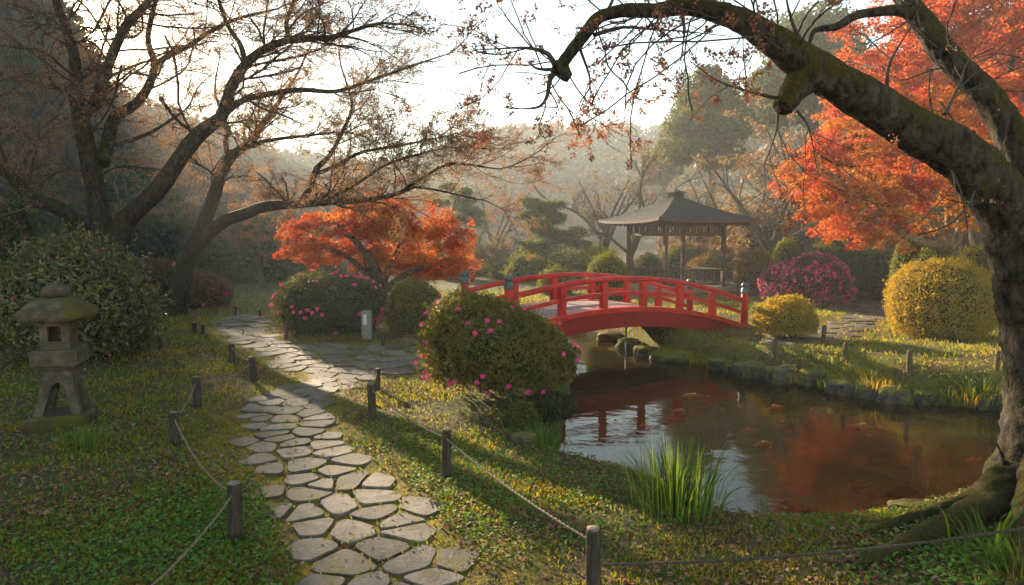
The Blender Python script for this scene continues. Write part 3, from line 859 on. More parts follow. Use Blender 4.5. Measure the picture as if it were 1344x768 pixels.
hazy('slope', 900, 1420, 33, 50, 1.6, 3.8, ['orange_shrub', 'azalea', 'azalea_brown', 'brown_far'], 'tall tangled shrub on the slope behind the right path', 'shrubs on the right slope', 30, 2.0)
hazy('left', -220, 420, 27, 46, 1.4, 3.4, ['hedge', 'azalea_dark', 'azalea_brown'], 'dim tangled shrub under the bare trees on the left slope', 'shrubs on the left slope', 30, 2.2)

# ------------------------------------------------------------------ trees
def tree_thing(name, label, cat_, base, group=None):
    return empty(name, base, label, cat_, group)

# forked cherry on the left, behind the long-leaved shrub
def cherry(name, label, base_row, limbs, dens, crown_n, seed, mt_bark, mt_bud, leaf=.05, n_limb=26, tw=(1.0, 2.4), flat=.55, kbig=14, lvl2=(.5, 1.1), lvl3=(.18, .45), d3=9.0, lump=.10, up1=.12, rtw=.004, d2=4.0):
    g = np.random.default_rng(seed)
    base = base_row
    t = tree_thing(name, label, 'tree', base)
    mbt = MB(); Ps, Rs = [], []
    for rows in limbs:
        P, Rd = limb(rows, n_limb); Rd = Rd * .60
        tubes(mbt, P, Rd, kbig, base, lump=lump, cap=True)
        Ps.append(P); Rs.append(Rd)
    mbt.build('trunk', mt_bark, t)
    P0 = np.array(Ps); R0 = np.array(Rs)
    P1, R1 = spawn(P0, R0, dens, .42, 1.0, tw, .85, up1, .26, 8, .34, flat, .007, g); R1 = np.minimum(R1, .022)
    # every limb also ends in a continuing branch
    tipd = unit(P0[:, -1] - P0[:, -3]); n = len(P0)
    e = [P0[:, -1]]; d = tipd
    for q in range(7):
        e.append(e[-1] + d * .24); d = unit(d + g.normal(0, .16, d.shape))
    PE = np.stack(e, 1); RE = R0[:, -1:] * np.linspace(1, .3, 8)[None]
    P1 = np.concatenate([P1, PE]); R1 = np.concatenate([R1, RE])
    P2, R2 = spawn(P1, R1, d2, .15, 1.0, lvl2, .75, .06, .35, 6, .5, flat, .0042, g); R2 = np.minimum(R2, .009)
    P3, R3 = spawn(P2, R2, d3, .1, 1.0, lvl3, .7, .05, .35, 4, .55, .8, rtw, g)
    mbl = MB()
    tubes(mbl, P1, R1, 6, base); tubes(mbl, P2, R2, 4, base); tubes(mbl, P3, R3, 3, base)
    allP = P3
    p, tg = on(allP, crown_n, g, .3)
    p = p + g.normal(0, .025, p.shape) - base
    cards(mbl, p, g.normal(size=p.shape) + np.array([0, 0, .6]), leaf * g.uniform(.5, 1.3, len(p)), .6, .2, mi=1)
    mbl.build('crown', [M['twig'], mt_bud], t)
    return t, len(P3)

b1 = g0(*at(140, 440, 13.5)[:2])
Y = 13.5
t1, n1 = cherry('cherry_tree', 'forked bare cherry tree on the left with the sun behind its stems', b1, [
    [(138, 452, Y, 84), (140, 400, Y, 66), (140, 350, Y, 56), (132, 290, Y, 44), (124, 240, Y, 40), (111, 180, Y - .1, 34), (101, 130, Y - .2, 28), (99, 80, Y - .3, 22), (86, 35, Y - .4, 18), (70, -10, Y - .5, 16), (60, -60, Y - .6, 13)],
    [(124, 345, Y, 44), (112, 318, Y - .2, 40), (98, 290, Y - .5, 34), (75, 272, Y - .8, 30), (45, 262, Y - 1.1, 29), (18, 235, Y - 1.3, 27), (-15, 205, Y - 1.5, 25), (-60, 170, Y - 1.7, 20)],
    [(112, 150, Y - .1, 22), (122, 138, Y, 20), (133, 112, Y + .2, 20), (146, 75, Y + .4, 19), (165, 35, Y + .6, 18), (192, 5, Y + .8, 15), (215, -35, Y + 1, 11)],
    [(134, 215, Y, 30), (142, 185, Y + .3, 27), (150, 155, Y + .5, 24), (176, 138, Y + .8, 21), (194, 115, Y + 1.0, 18), (203, 85, Y + 1.1, 15), (194, 52, Y + 1.2, 12), (203, 5, Y + 1.3, 9), (210, -30, Y + 1.4, 7)],
    [(203, 86, Y + 1.1, 12), (220, 74, Y + 1.2, 12), (248, 60, Y + 1.4, 10), (275, 42, Y + 1.7, 9), (310, 25, Y + 2, 7), (350, 15, Y + 2.2, 5)],
    [(146, 335, Y, 48), (165, 290, Y, 42), (205, 252, Y - .3, 37), (238, 205, Y - .5, 34), (262, 175, Y - .6, 31), (292, 152, Y - .7, 27), (302, 118, Y - .8, 23), (322, 84, Y - .9, 20), (352, 62, Y - 1.0, 17), (392, 50, Y - 1.2, 14), (430, 50, Y - 1.4, 11), (470, 38, Y - 1.6, 8)],
    [(296, 148, Y - .7, 17), (318, 132, Y - .5, 14), (350, 124, Y - .3, 12), (395, 118, Y - .1, 10), (440, 120, Y + .2, 9), (480, 108, Y + .5, 7), (525, 92, Y + .8, 6), (560, 80, Y + 1, 4)],
    [(322, 86, Y - .9, 13), (316, 60, Y - .7, 11), (300, 35, Y - .4, 9), (285, -5, Y - .1, 7)],
    [(380, 52, Y - 1.1, 11), (376, 30, Y - 1.1, 9), (386, 0, Y - 1.1, 7)],
    [(152, 190, Y + .4, 10), (178, 182, Y + 1.2, 9), (205, 170, Y + 1.8, 7), (235, 150, Y + 2.4, 5)],
    [(210, 128, Y + 1, 8), (230, 155, Y + 1.5, 7), (245, 168, Y + 2, 5)]],
    6.0, 150000, 31, M['bark'], M['bud'], leaf=.027, tw=(1.2, 3.4), d2=6.5, d3=11, rtw=.0028, lvl2=(.6, 1.4), lvl3=(.2, .5))
b2 = g0(*at(230, 415, 16.8)[:2]); Y = 16.8
t2, n2 = cherry('cherry_tree', 'leaning cherry tree whose long bough reaches over the small orange maple', b2, [
    [(228, 424, Y, 78), (230, 402, Y, 52), (238, 370, Y, 42), (246, 338, Y, 38), (262, 305, Y, 33), (278, 265, Y + .2, 27), (290, 230, Y + .4, 24), (303, 205, Y + .6, 22), (325, 190, Y + .8, 18), (343, 165, Y + 1, 14), (362, 140, Y + 1.2, 10), (385, 105, Y + 1.4, 6)],
    [(250, 335, Y, 34), (268, 312, Y - .3, 30), (295, 290, Y - .7, 27), (325, 280, Y - 1, 25), (348, 271, Y - 1.3, 23), (390, 268, Y - 1.7, 17), (425, 266, Y - 2, 14), (470, 264, Y - 2.3, 11), (520, 255, Y - 2.6, 9), (548, 238, Y - 2.8, 7), (590, 215, Y - 3, 6), (640, 220, Y - 3.2, 4)],
    [(392, 268, Y - 1.7, 15), (408, 245, Y - 1.6, 13), (415, 222, Y - 1.5, 12), (432, 205, Y - 1.4, 10), (450, 172, Y - 1.2, 8), (462, 140, Y - 1, 6), (455, 110, Y - .8, 5)],
    [(415, 228, Y - 1.5, 9), (440, 218, Y - 1.8, 8), (475, 200, Y - 2, 7), (520, 192, Y - 2.2, 6), (570, 182, Y - 2.4, 4)],
    [(300, 208, Y + .6, 12), (296, 185, Y + .6, 10), (300, 172, Y + .6, 9), (292, 150, Y + .5, 6)],
    [(318, 195, Y + .7, 10), (350, 185, Y + .4, 8), (385, 180, Y, 7), (430, 175, Y - .4, 5)],
    [(430, 264, Y - 2, 8), (470, 240, Y - 2.4, 7), (510, 215, Y - 2.8, 6), (560, 200, Y - 3.2, 4)],
    [(540, 245, Y - 2.8, 5), (575, 250, Y - 3, 4), (610, 258, Y - 3.2, 3)]],
    5.2, 125000, 33, M['bark'], M['bud'], leaf=.028, tw=(1.1, 3.0), flat=.42, d2=6.5, d3=11, rtw=.003, lvl2=(.6, 1.3), lvl3=(.2, .5), up1=.30)

# old mossy cherry in the right foreground
Y = 5.45
b3 = g0(*at(1352, 655, Y)[:2])
g = np.random.default_rng(35)
t3 = empty('old_cherry_tree', b3, 'old mossy cherry tree arching over the pond with bare twigs', 'tree')
main = [(1366, 690, Y, 190), (1362, 655, Y, 150), (1360, 610, Y, 112), (1364, 540, Y, 104), (1360, 450, Y, 104), (1352, 375, Y - .05, 106), (1334, 310, Y - .1, 98), (1302, 252, Y - .2, 86), (1257, 204, Y - .3, 76), (1192, 166, Y - .4, 67), (1122, 122, Y - .5, 60), (1062, 88, Y - .5, 54),
        (1012, 50, Y - .5, 46), (965, 24, Y - .4, 38), (905, 9, Y - .3, 28), (862, 14, Y - .2, 24), (822, 14, Y - .1, 22), (788, 22, Y, 21), (768, 44, Y, 21), (748, 70, Y + .05, 20), (732, 92, Y + .1, 17)]
second = [(1366, 420, Y + .1, 70), (1360, 300, Y + .1, 76), (1346, 225, Y + .15, 66), (1324, 170, Y + .2, 50), (1286, 116, Y + .3, 43), (1246, 76, Y + .4, 39), (1214, 32, Y + .5, 34), (1186, -4, Y + .6, 29), (1150, -60, Y + .7, 22)]
thirdb = [(1210, 24, Y + .5, 20), (1180, 14, Y + .5, 16), (1150, 16, Y + .45, 14), (1124, 20, Y + .4, 13), (1098, 35, Y + .35, 12), (1070, 40, Y + .3, 8), (1062, 58, Y + .3, 6)]
b_fine = [[(733, 90, Y + .1, 11), (722, 104, Y + .1, 9), (718, 126, Y + .1, 8), (708, 140, Y + .05, 7), (685, 143, Y, 5), (660, 141, Y - .05, 3)],
          [(730, 88, Y + .1, 10), (718, 70, Y + .05, 9), (690, 63, Y, 7), (655, 64, Y - .1, 5), (620, 66, Y - .2, 3)],
          [(780, 46, Y, 7), (815, 36, Y + .2, 6), (850, 38, Y + .4, 5), (905, 42, Y + .6, 4), (960, 48, Y + .8, 3)],
          [(730, 92, Y + .1, 7), (705, 90, Y - .1, 6), (692, 80, Y - .2, 5)],
          [(760, 60, Y, 5), (775, 110, Y + .1, 4), (760, 140, Y + .2, 3), (785, 160, Y + .3, 3)],
          [(795, 20, Y, 7), (806, -5, Y + .1, 6), (815, -40, Y + .2, 5)],
          [(895, 12, Y - .3, 7), (898, 45, Y - .3, 5), (893, 80, Y - .3, 3)],
          [(1060, 70, Y - .5, 8), (1040, 30, Y - .6, 7), (1028, -20, Y - .7, 5)],
          [(1164, 125, Y - .4, 7), (1166, 90, Y - .4, 6), (1180, 60, Y - .35, 5), (1200, 30, Y - .3, 4)],
          [(1240, 150, Y - .3, 6), (1260, 110, Y - .2, 5), (1272, 80, Y - .1, 4), (1310, 60, Y, 3)],
          [(1024, 130, Y - .5, 6), (975, 118, Y - .5, 5), (940, 105, Y - .5, 4), (905, 80, Y - .5, 3)],
          [(1022, 140, Y - .5, 5), (1018, 175, Y - .5, 4), (1002, 220, Y - .5, 3)],
          [(1046, 145, Y - .5, 5), (1062, 170, Y - .5, 4), (1072, 220, Y - .5, 3)],
          [(1225, 200, Y - .3, 5), (1255, 235, Y - .4, 4), (1270, 300, Y - .4, 3), (1262, 330, Y - .4, 2)]]
mbt = MB()
for rows, nn in ((main, 240), (second, 110), (thirdb, 60)):
    P, Rd = limb(rows, nn); tubes(mbt, P, Rd * .80, 44, b3, lump=.12, cap=True, ridge=.75)
# cut stub under the arch, and burls
P, Rd = limb([(1062, 96, Y - .5, 46), (1046, 114, Y - .52, 36), (1034, 132, Y - .54, 29), (1026, 143, Y - .56, 27)], 26); Rd[-1] *= .9
tubes(mbt, P, Rd, 26, b3, lump=.14, cap=True, ridge=.75)
P, Rd = limb([(732, 84, Y + .1, 22), (742, 98, Y + .1, 16), (748, 103, Y + .1, 11)], 6); tubes(mbt, P, Rd, 10, b3, lump=.2, cap=True)
mbt.build('trunk', M['bark_old'], t3)
for rows in ([(1352, 600, 60), (1330, 640, 52), (1300, 668, 42), (1255, 696, 34), (1205, 714, 26), (1160, 733, 19), (1115, 750, 8)],
             [(1350, 600, 46), (1318, 636, 36), (1278, 662, 26), (1230, 676, 19), (1180, 690, 13), (1130, 706, 6)],
             [(1372, 620, 60), (1362, 690, 48), (1350, 745, 34), (1325, 800, 14)],
             [(1352, 600, 44), (1318, 628, 24), (1285, 640, 15), (1245, 642, 6)]):
    q = []
    for i, (px, py, wr) in enumerate(rows):
        pg = np.array(at(px, py, Y)) if i == 0 else ground(px, py)
        r_ = wr / 2 * pg[1] / FPX * 1.25
        q.append(np.r_[pg[:2], (pg[2] if i == 0 else pg[2] + r_ * (.55 if i == 1 else .30)), r_])
    q = cat(q, 90); P, Rd = q[:, :3], np.maximum(q[:, 3], .004)
    m_ = MB(); tubes(m_, P, Rd, 26, b3, lump=.26, ridge=.5); m_.build('root', M['bark_old'], t3)
fine = [limb([(a_, b_, c_, d_ * (.85 - .55 * i_ / (len(r) - 1))) for i_, (a_, b_, c_, d_) in enumerate(r)], 14) for r in b_fine]
PF = np.array([f[0] for f in fine]); RF = np.array([f[1] for f in fine])
Pm, Rm = limb(main, 90)
thin = Pm[62:][None], Rm[62:][None]
P1, R1 = spawn(PF, RF, 9.0, .15, 1, (.5, 1.5), .8, .0, .28, 7, .55, 1.0, .0035, g)
P1b, R1b = spawn(thin[0], thin[1], 15.0, 0, 1, (.6, 1.8), .9, .0, .28, 7, .3, 1.0, .004, g)
P1c, R1c = spawn(Pm[30:66][None], Rm[30:66][None], 3.2, 0, 1, (.4, 1.0), 1.1, .05, .25, 7, .1, 1.0, .0035, g)
P1c = np.concatenate([P1c]); 
Ps, Rs2 = limb(second, 46)
P1d, R1d = spawn(Ps[14:][None], Rs2[14:][None], 4.0, 0, 1, (.4, 1.2), 1.0, .05, .25, 7, .12, 1.0, .0035, g)
P1 = np.concatenate([P1, P1b, P1c, P1d]); R1 = np.minimum(np.concatenate([R1, R1b, R1c, R1d]), .0065)
P2, R2 = spawn(P1, R1, 5.5, .15, 1, (.2, .55), .7, .0, .3, 5, .6, 1.0, .0018, g)
mbl = MB(); mbb = mbl; tubes(mbb, PF, RF, 7, b3); tubes(mbb, P1, R1, 5, b3); tubes(mbb, P2, R2, 3, b3)
sel = P2[P2[:, 0, 0] < 2.6]
p, _ = on(sel, 9500, g, .4); p2, _ = on(P2, 900, g, .5)
p = np.concatenate([p, p2]); p = p + g.normal(0, .012, p.shape) - b3
cards(mbl, p, g.normal(size=p.shape), .026 * g.uniform(.6, 1.3, len(p)), .65, .25, mi=1); mbl.build('crown', [M['twig'], M['bud_pink']], t3)

# maples: layered sprays of small leaves
def maple(name, label, base, stems, pads, n_leaf, leaf, mt, bark, seed, twig_r=.006, group=None, sub=24):
    """stems: world polylines with radii; pads: rows (centre xyz, rx, ry, rz) of leaf layers"""
    g = np.random.default_rng(seed)
    t = empty(name, base, label, 'tree', group)
    mb = MB()
    for P, Rd in stems: tubes(mb, P, Rd, 9, base, lump=.08)
    SP_ = np.concatenate([s_[0][len(s_[0]) // 3:] for s_ in stems]); SR = np.concatenate([s_[1][len(s_[1]) // 3:] for s_ in stems])
    br = []
    for c, rx, ry, rz in pads:
        for k in range(3):
            a = g.uniform(0, 2 * PI); e = c + np.array([math.cos(a) * rx * .7, math.sin(a) * ry * .7, -rz * .2])
            i = np.argmin(np.linalg.norm(SP_ - e, axis=1) + g.uniform(0, .5, len(SP_)))
            s0 = SP_[i]; mid = (s0 * .5 + e * .5) + np.array([0, 0, .12]) + g.normal(0, .08, 3)
            br.append(cat(np.array([s0, mid, e]), 8))
    br = np.array(br); rr = np.linspace(1, .3, 8)[None] * np.full((len(br), 1), twig_r * 2.6)
    tubes(mb, br, rr, 5, base)
    P2, R2 = spawn(br, rr, 3.0, .25, 1, (.3, .9), .8, .02, .3, 5, .6, .4, twig_r, g); tubes(mb, P2, R2, 3, base)
    mb.build('trunk', bark, t)
    # every layer is broken into small drooping sprays with gaps between them
    C, RR = [], []
    for c, rx, ry, rz in pads:
        for q in range(sub):
            a_ = g.uniform(0, 2 * PI); u = math.sqrt(g.random())
            C.append(c + np.array([math.cos(a_) * u * rx, math.sin(a_) * u * ry, (1 - u * u) * rz * 1.1 - .35 * rz + g.normal(0, .55) * rz]))
            r_ = rx * g.uniform(.14, .32); RR.append([r_, r_ * g.uniform(.7, 1.2), rz * g.uniform(.25, .60)])
    C, RR = np.array(C), np.array(RR)
    wgt = RR[:, 0] * RR[:, 1]; wgt = wgt / wgt.sum()
    pick = g.choice(len(C), n_leaf, p=wgt); K = C[pick]; Q = RR[pick]
    d = unit(g.normal(size=(n_leaf, 3))) * (g.random(n_leaf) ** .5)[:, None]
    aa = np.arctan2(d[:, 1], d[:, 0]); rag = 1 + .35 * np.sin(aa * 5 + pick * 1.7) * np.sin(aa * 3 + pick)
    P = K + d * Q * np.c_[rag, rag, rag * 0 + 1]
    P[:, 2] -= .45 * (np.hypot(d[:, 0], d[:, 1]) ** 2) * Q[:, 0]
    N = np.array([0, -.15, .8]) + g.normal(0, .75, P.shape)
    mb = MB(); cards(mb, P - base, N, leaf * g.uniform(.6, 1.35, len(P)), .75, .12); mb.build('crown', mt, t)
    return t
def wpad(px, py, Y, wpx, hpx, dep=None):
    k = Y / FPX
    return (at(px, py, Y), wpx / 2 * k, (dep or wpx * .8) / 2 * k, hpx / 2 * k)
g = np.random.default_rng(51)
Y = 18.0; bm = g0(*at(502, 400, Y)[:2])
stems = [limb([(498, 412, Y, 18), (500, 380, Y, 14), (492, 350, Y - .1, 10), (470, 320, Y - .2, 8), (445, 300, Y - .3, 5)], 14),
         limb([(502, 400, Y, 13), (505, 365, Y, 10), (520, 335, Y + .1, 8), (535, 300, Y + .1, 5), (540, 280, Y, 4)], 14),
         limb([(500, 385, Y, 11), (530, 362, Y - .2, 8), (570, 345, Y - .4, 6), (600, 340, Y - .6, 4)], 14),
         limb([(498, 375, Y, 9), (480, 345, Y + .3, 8), (488, 310, Y + .5, 6), (500, 285, Y + .6, 4)], 14),
         limb([(496, 375, Y, 9), (460, 340, Y + .1, 7), (425, 325, Y + .1, 5), (395, 322, Y, 3)], 14)]
pads = [wpad(*p) for p in [(430, 300, Y, 110, 22), (400, 318, Y + .2, 80, 22), (395, 336, Y - .4, 74, 20), (450, 285, Y + .4, 100, 20), (500, 276, Y, 110, 24), (540, 285, Y + .2, 110, 26), (480, 305, Y - .6, 110, 22), (540, 310, Y - .4, 110, 24),
        (585, 305, Y, 80, 26), (595, 325, Y - .2, 66, 24), (560, 335, Y - .6, 100, 22), (600, 345, Y - .1, 54, 24), (575, 355, Y - .4, 80, 18), (445, 325, Y + .6, 100, 20), (500, 330, Y + .8, 120, 22), (430, 340, Y + .5, 90, 18),
        (520, 345, Y + .6, 110, 18), (490, 268, Y + .6, 60, 14), (550, 352, Y + .2, 110, 16), (612, 362, Y - .2, 30, 14), (470, 290, Y - .8, 90, 20), (515, 295, Y - .8, 90, 22)]]
maple('maple_tree', 'small orange red maple behind the azaleas in the middle', bm, stems, pads, 56000, .062, M['maple'], M['bark_grey'], 61)
Y = 17.6; bm = g0(*at(1246, 380, Y)[:2])
stems = [limb([(1246, 392, Y, 22), (1245, 340, Y, 18), (1238, 320, Y, 14), (1222, 285, Y - .1, 10), (1205, 250, Y - .2, 8), (1195, 200, Y - .3, 6)], 14),
         limb([(1246, 350, Y, 16), (1247, 310, Y, 12), (1246, 270, Y + .1, 10), (1250, 225, Y + .2, 8), (1246, 160, Y + .2, 6)], 14),
         limb([(1248, 345, Y, 14), (1258, 310, Y, 11), (1264, 275, Y + .2, 9), (1275, 240, Y + .4, 7), (1300, 180, Y + .6, 6)], 14),
         limb([(1240, 330, Y, 12), (1225, 322, Y - .2, 11), (1192, 312, Y - .4, 10), (1168, 290, Y - .6, 8), (1145, 262, Y - .8, 6), (1110, 245, Y - 1, 4)], 14)]
pads = []
for px, py, wp, hp in [(1060, 240, 90, 26), (1085, 215, 100, 28), (1110, 190, 110, 28), (1065, 200, 80, 24), (1130, 165, 120, 30), (1095, 255, 110, 26), (1130, 235, 120, 28), (1110, 280, 100, 24), (1150, 270, 110, 26), (1145, 300, 80, 20), (1105, 300, 60, 18),
        (1175, 205, 120, 30), (1180, 245, 110, 28), (1215, 175, 120, 30), (1160, 130, 120, 30), (1220, 225, 100, 26), (1260, 200, 120, 30), (1290, 240, 100, 28), (1300, 170, 120, 30), (1200, 140, 120, 30), (1080, 275, 60, 20), (1250, 150, 120, 30), (1040, 225, 44, 18), (1195, 285, 70, 20), (1330, 205, 110, 30), (1120, 310, 70, 22), (1165, 318, 60, 20), (1090, 300, 60, 20), (1320, 265, 90, 30), (1275, 280, 90, 26), (1230, 262, 90, 26), (1150, 250, 120, 30), (1340, 150, 110, 34), (1190, 300, 80, 22)]:
    pads.append(wpad(px, py, Y + g.uniform(-1.3, 1.3), wp * 1.05, hp))
maple('maple_tree', 'orange maple with pale stems rising behind the big yellow shrub', bm, stems, pads, 84000, .066, M['maple_big'], M['bark_pale'], 62, twig_r=.008)
Y = 24.0; bm = g0(*at(1290, 372, Y)[:2])
stems = [limb([(1290, 385, Y, 26), (1285, 320, Y, 20), (1270, 250, Y, 15), (1240, 160, Y, 11), (1215, 80, Y, 8)], 14),
         limb([(1290, 330, Y, 18), (1305, 250, Y, 14), (1320, 160, Y + .3, 10), (1330, 60, Y + .3, 7)], 14),
         limb([(1280, 290, Y, 14), (1230, 220, Y - .5, 10), (1170, 140, Y - .8, 7), (1140, 80, Y - .8, 5)], 14)]
pads = []
for k in range(46):
    px = g.uniform(1120, 1430); lo = 25 if px > 1200 else 50 + (1200 - px) * .6
    py = g.uniform(lo - 40, 235); pads.append(wpad(px, py, Y + g.uniform(-2, 2), g.uniform(90, 150), g.uniform(26, 44)))
maple('maple_tree', 'tall dull red maple filling the upper right behind the orange maple', bm, stems, pads, 90000, .11, M['maple_red'], M['bark_grey'], 63, twig_r=.008, sub=22)

# bare background trees: prototypes and copies
def bare(name, label, base, h_, spread, seed, leaf_m, n_leaf, group=None, leaf=.1, mt=None, r0=.022):
    g = np.random.default_rng(seed)
    t = empty(name, base, label, 'tree', group)
    nl = 5
    L0, R0 = [], []
    tr = cat(np.array([[0, 0, -.3], [g.normal(0, .04) * h_, g.normal(0, .04) * h_, h_ * .18], [g.normal(0, .06) * h_, g.normal(0, .06) * h_, h_ * .36]]), 12)
    mb = MB(); tubes(mb, tr, np.linspace(1.25, .8, 12) * h_ * r0, 8, lump=.1)
    for k in range(nl):
        a = 2 * PI * k / nl + g.uniform(-.5, .5); s_ = g.uniform(.5, 1) * spread; top = h_ * g.uniform(.75, 1.0)
        i = g.integers(5, 12); p0 = tr[i]
        p3 = np.array([math.cos(a) * s_, math.sin(a) * s_, top]); p1 = p0 + (p3 - p0) * .35 + np.array([math.cos(a), math.sin(a), .1]) * s_ * .12 + g.normal(0, .03, 3) * h_; p2 = p0 + (p3 - p0) * .7 + g.normal(0, .035, 3) * h_
        P = cat(np.array([p0, p1, p2, p3]), 12); L0.append(P); R0.append(np.linspace(.62, .12, 12) * h_ * r0)
    P0, Rr = np.array(L0), np.array(R0)
    tubes(mb, P0, Rr, 6, lump=.08)
    P1, R1 = spawn(P0, Rr, 13 / h_, .2, 1, (h_ * .18, h_ * .36), .75, .15, .28, 6, .5, .8, h_ * .0014, g)
    P2, R2 = spawn(P1, R1, 18 / h_, .15, 1, (h_ * .08, h_ * .18), .7, .1, .3, 4, .6, .9, h_ * .0009, g)
    tubes(mb, P1, R1, 4)
    mb.build('trunk', mt or M['bark_grey'], t)
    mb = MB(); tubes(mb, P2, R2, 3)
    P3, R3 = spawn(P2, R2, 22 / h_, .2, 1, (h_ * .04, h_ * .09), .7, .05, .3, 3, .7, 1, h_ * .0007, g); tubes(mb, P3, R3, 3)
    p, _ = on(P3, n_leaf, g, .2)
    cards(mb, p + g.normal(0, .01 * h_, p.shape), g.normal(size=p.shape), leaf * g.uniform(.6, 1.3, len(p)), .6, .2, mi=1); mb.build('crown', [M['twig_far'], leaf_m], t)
    return t
protos = []
for k in range(5):
    protos.append((bare('bare_tree', 'x', (0, 0, -500), 8.0, 3.6, 70 + k, [M['russet_far'], M['brown_far'], M['russet_far'], M['brown_far'], M['bud']][k], [2600, 1600, 3600, 900, 2200][k], leaf=.13), 8.0))
def put(k, px, Y, hpx_top, label, group=None, rz=0.0, wide=1.0):
    """copy of prototype k standing at depth Y under pixel column px, its top at row hpx_top"""
    p = at(px, 300, Y); z = h1(p[0], p[1]); top = at(px, hpx_top, Y)[2]
    s_ = max(top - z, 2.0) / protos[k][1]
    c = copy_tree(protos[k][0]); c.location = (float(p[0]), float(p[1]), z); c.scale = (s_ * wide, s_ * wide, s_); c.rotation_euler = (0, 0, rz)
    tag(c, label, 'tree', group)
    return c
put(3, 838, 31, 195, 'bare tree with forked stems just behind the gazebo', rz=.4, wide=1.05)
put(3, 790, 38, 205, 'bare tree spreading left of the gazebo roof', rz=2.2, wide=1.6)
put(1, 650, 34, 292, 'slender leafless tree between the small orange maple and the pine', rz=1.0, wide=1.3)
put(0, 345, 25, 262, 'small reddish bare tree left of the small orange maple', rz=4.4, wide=1.5)
put(1, 1020, 31, 175, 'brown bare tree right of the gazebo behind the round shrubs', rz=.9, wide=1.3)
put(1, 965, 36, 200, 'brown twiggy tree rising over the right corner of the gazebo roof', rz=3.3, wide=1.3)
put(4, 1075, 34, 140, 'tall twiggy tree behind the magenta azalea', rz=5.0, wide=1.2)
gw = np.random.default_rng(77)
GL = 'bare trees on the dim left slope'
spots = []
for k in range(400):
    px = gw.uniform(-260, 330); Y = gw.uniform(26, 66)
    x = (px - 672) / FPX * Y
    if all(math.hypot(x - a, Y - b) > 3.4 for a, b in spots): spots.append((x, Y))
    if len(spots) >= 46: break
for i, (x, Y) in enumerate(spots):
    k = int(gw.integers(0, 5)); px = 672 + FPX * x / Y
    p = g0(x, Y); s_ = gw.uniform(.7, 1.05) * (1.0 if px < 200 else .75)
    c = copy_tree(protos[k][0]); c.location = [float(q) for q in p]; c.scale = (s_ * 1.2, s_ * 1.2, s_); c.rotation_euler = (0, 0, gw.uniform(0, 6.28))
    tag(c, 'hazy bare tree with russet buds on the dim left slope', 'tree', GL)
GR = 'bare trees on the slope behind the gazebo'
spots = []
for k in range(300):
    px = gw.uniform(880, 1500); Y = gw.uniform(36, 62); x = (px - 672) / FPX * Y
    if all(math.hypot(x - a, Y - b) > 3.4 for a, b in spots): spots.append((x, Y))
    if len(spots) >= 22: break
for i, (x, Y) in enumerate(spots):
    k = int(gw.choice([1, 3, 1, 2])); p = g0(x, Y); s_ = gw.uniform(.55, .85)
    c = copy_tree(protos[k][0]); c.location = [float(q) for q in p]; c.scale = (s_ * 1.2, s_ * 1.2, s_); c.rotation_euler = (0, 0, gw.uniform(0, 6.28))
    tag(c, 'brown twiggy bare tree on the slope behind the gazebo', 'tree', GR)
GM = 'hazy bare trees in the valley'
spots = []
for k in range(300):
    px = gw.uniform(330, 860); Y = gw.uniform(42, 75); x = (px - 672) / FPX * Y
    if all(math.hypot(x - a, Y - b) > 5 for a, b in spots): spots.append((x, Y))
    if len(spots) >= 6: break
for i, (x, Y) in enumerate(spots):
    k = int(gw.choice([0, 1, 2])); p = g0(x, Y); s_ = gw.uniform(.5, .8)
    c = copy_tree(protos[k][0]); c.location = [float(q) for q in p]; c.scale = (s_ * 1.3, s_ * 1.3, s_); c.rotation_euler = (0, 0, gw.uniform(0, 6.28))
    tag(c, 'faint bare tree in the misty valley', 'tree', GM)
for p_, _ in protos:
    for ch in list(p_.children): bpy.data.objects.remove(ch)
    bpy.data.objects.remove(p_)

# evergreens
def evergreen(label, px, Y, top, wpx, seed, n=26000, leaf=.26, lobes=34, base_py=340, mt='evergreen'):
    g = np.random.default_rng(seed)
    p = at(px, 300, Y); p[2] = h1(p[0], p[1]); k = Y / FPX
    h_ = at(px, top, Y)[2] - p[2]; rx = wpx / 2 * k
    t = empty('evergreen_tree', p, label, 'tree')
    mb = MB(); tr = cat(np.array([[0, 0, -.5], [.1 * rx, 0, h_ * .4], [0, .1 * rx, h_ * .85]]), 12); tubes(mb, tr, np.linspace(.03, .008, 12) * h_, 8, lump=.1)
    d = unit(g.normal(size=(lobes, 3))); d[:, 2] = np.abs(d[:, 2]) * 1.2 - .25
    C = d * np.array([rx * .72, rx * .72, h_ * .36]) * g.uniform(.55, 1, lobes)[:, None]; C[:, 2] += h_ * .56
    lr = rx * g.uniform(.22, .42, lobes)
    br = np.array([cat(np.array([tr[min(11, int(6 + 5 * g.random()))], c * .6 + tr[7] * .4, c]), 6) for c in C])
    tubes(mb, br, np.linspace(.010, .003, 6)[None] * np.full((lobes, 1), h_), 5)
    mb.build('trunk', M['bark_grey'], t)
    pick = g.integers(0, lobes, n); dd = unit(g.normal(size=(n, 3))); dd[:, 2] = dd[:, 2] * .8 + .12
    rr = lr[pick] * (1 - np.abs(g.normal(0, .22, n))) * (1 + .22 * snoise(dd * 1.5 + pick[:, None], 1.6))
    P = C[pick] + dd * rr[:, None] * np.array([1, 1, .8])
    mb = MB(); cards(mb, P, dd + g.normal(0, .5, dd.shape), leaf * g.uniform(.5, 1.4, n), .6, .15); mb.build('crown', M[mt], t)
    return t
evergreen('big rounded evergreen tree on the hillside behind the gazebo', 925, 48, 58, 150, 81, n=40000, leaf=.22)
evergreen('tall dark evergreen tree behind the arch of the old cherry', 1055, 52, -10, 200, 82, n=38000, leaf=.28)
evergreen('smaller evergreen tree at the left of the big rounded one', 868, 66, 140, 70, 83, n=12000)
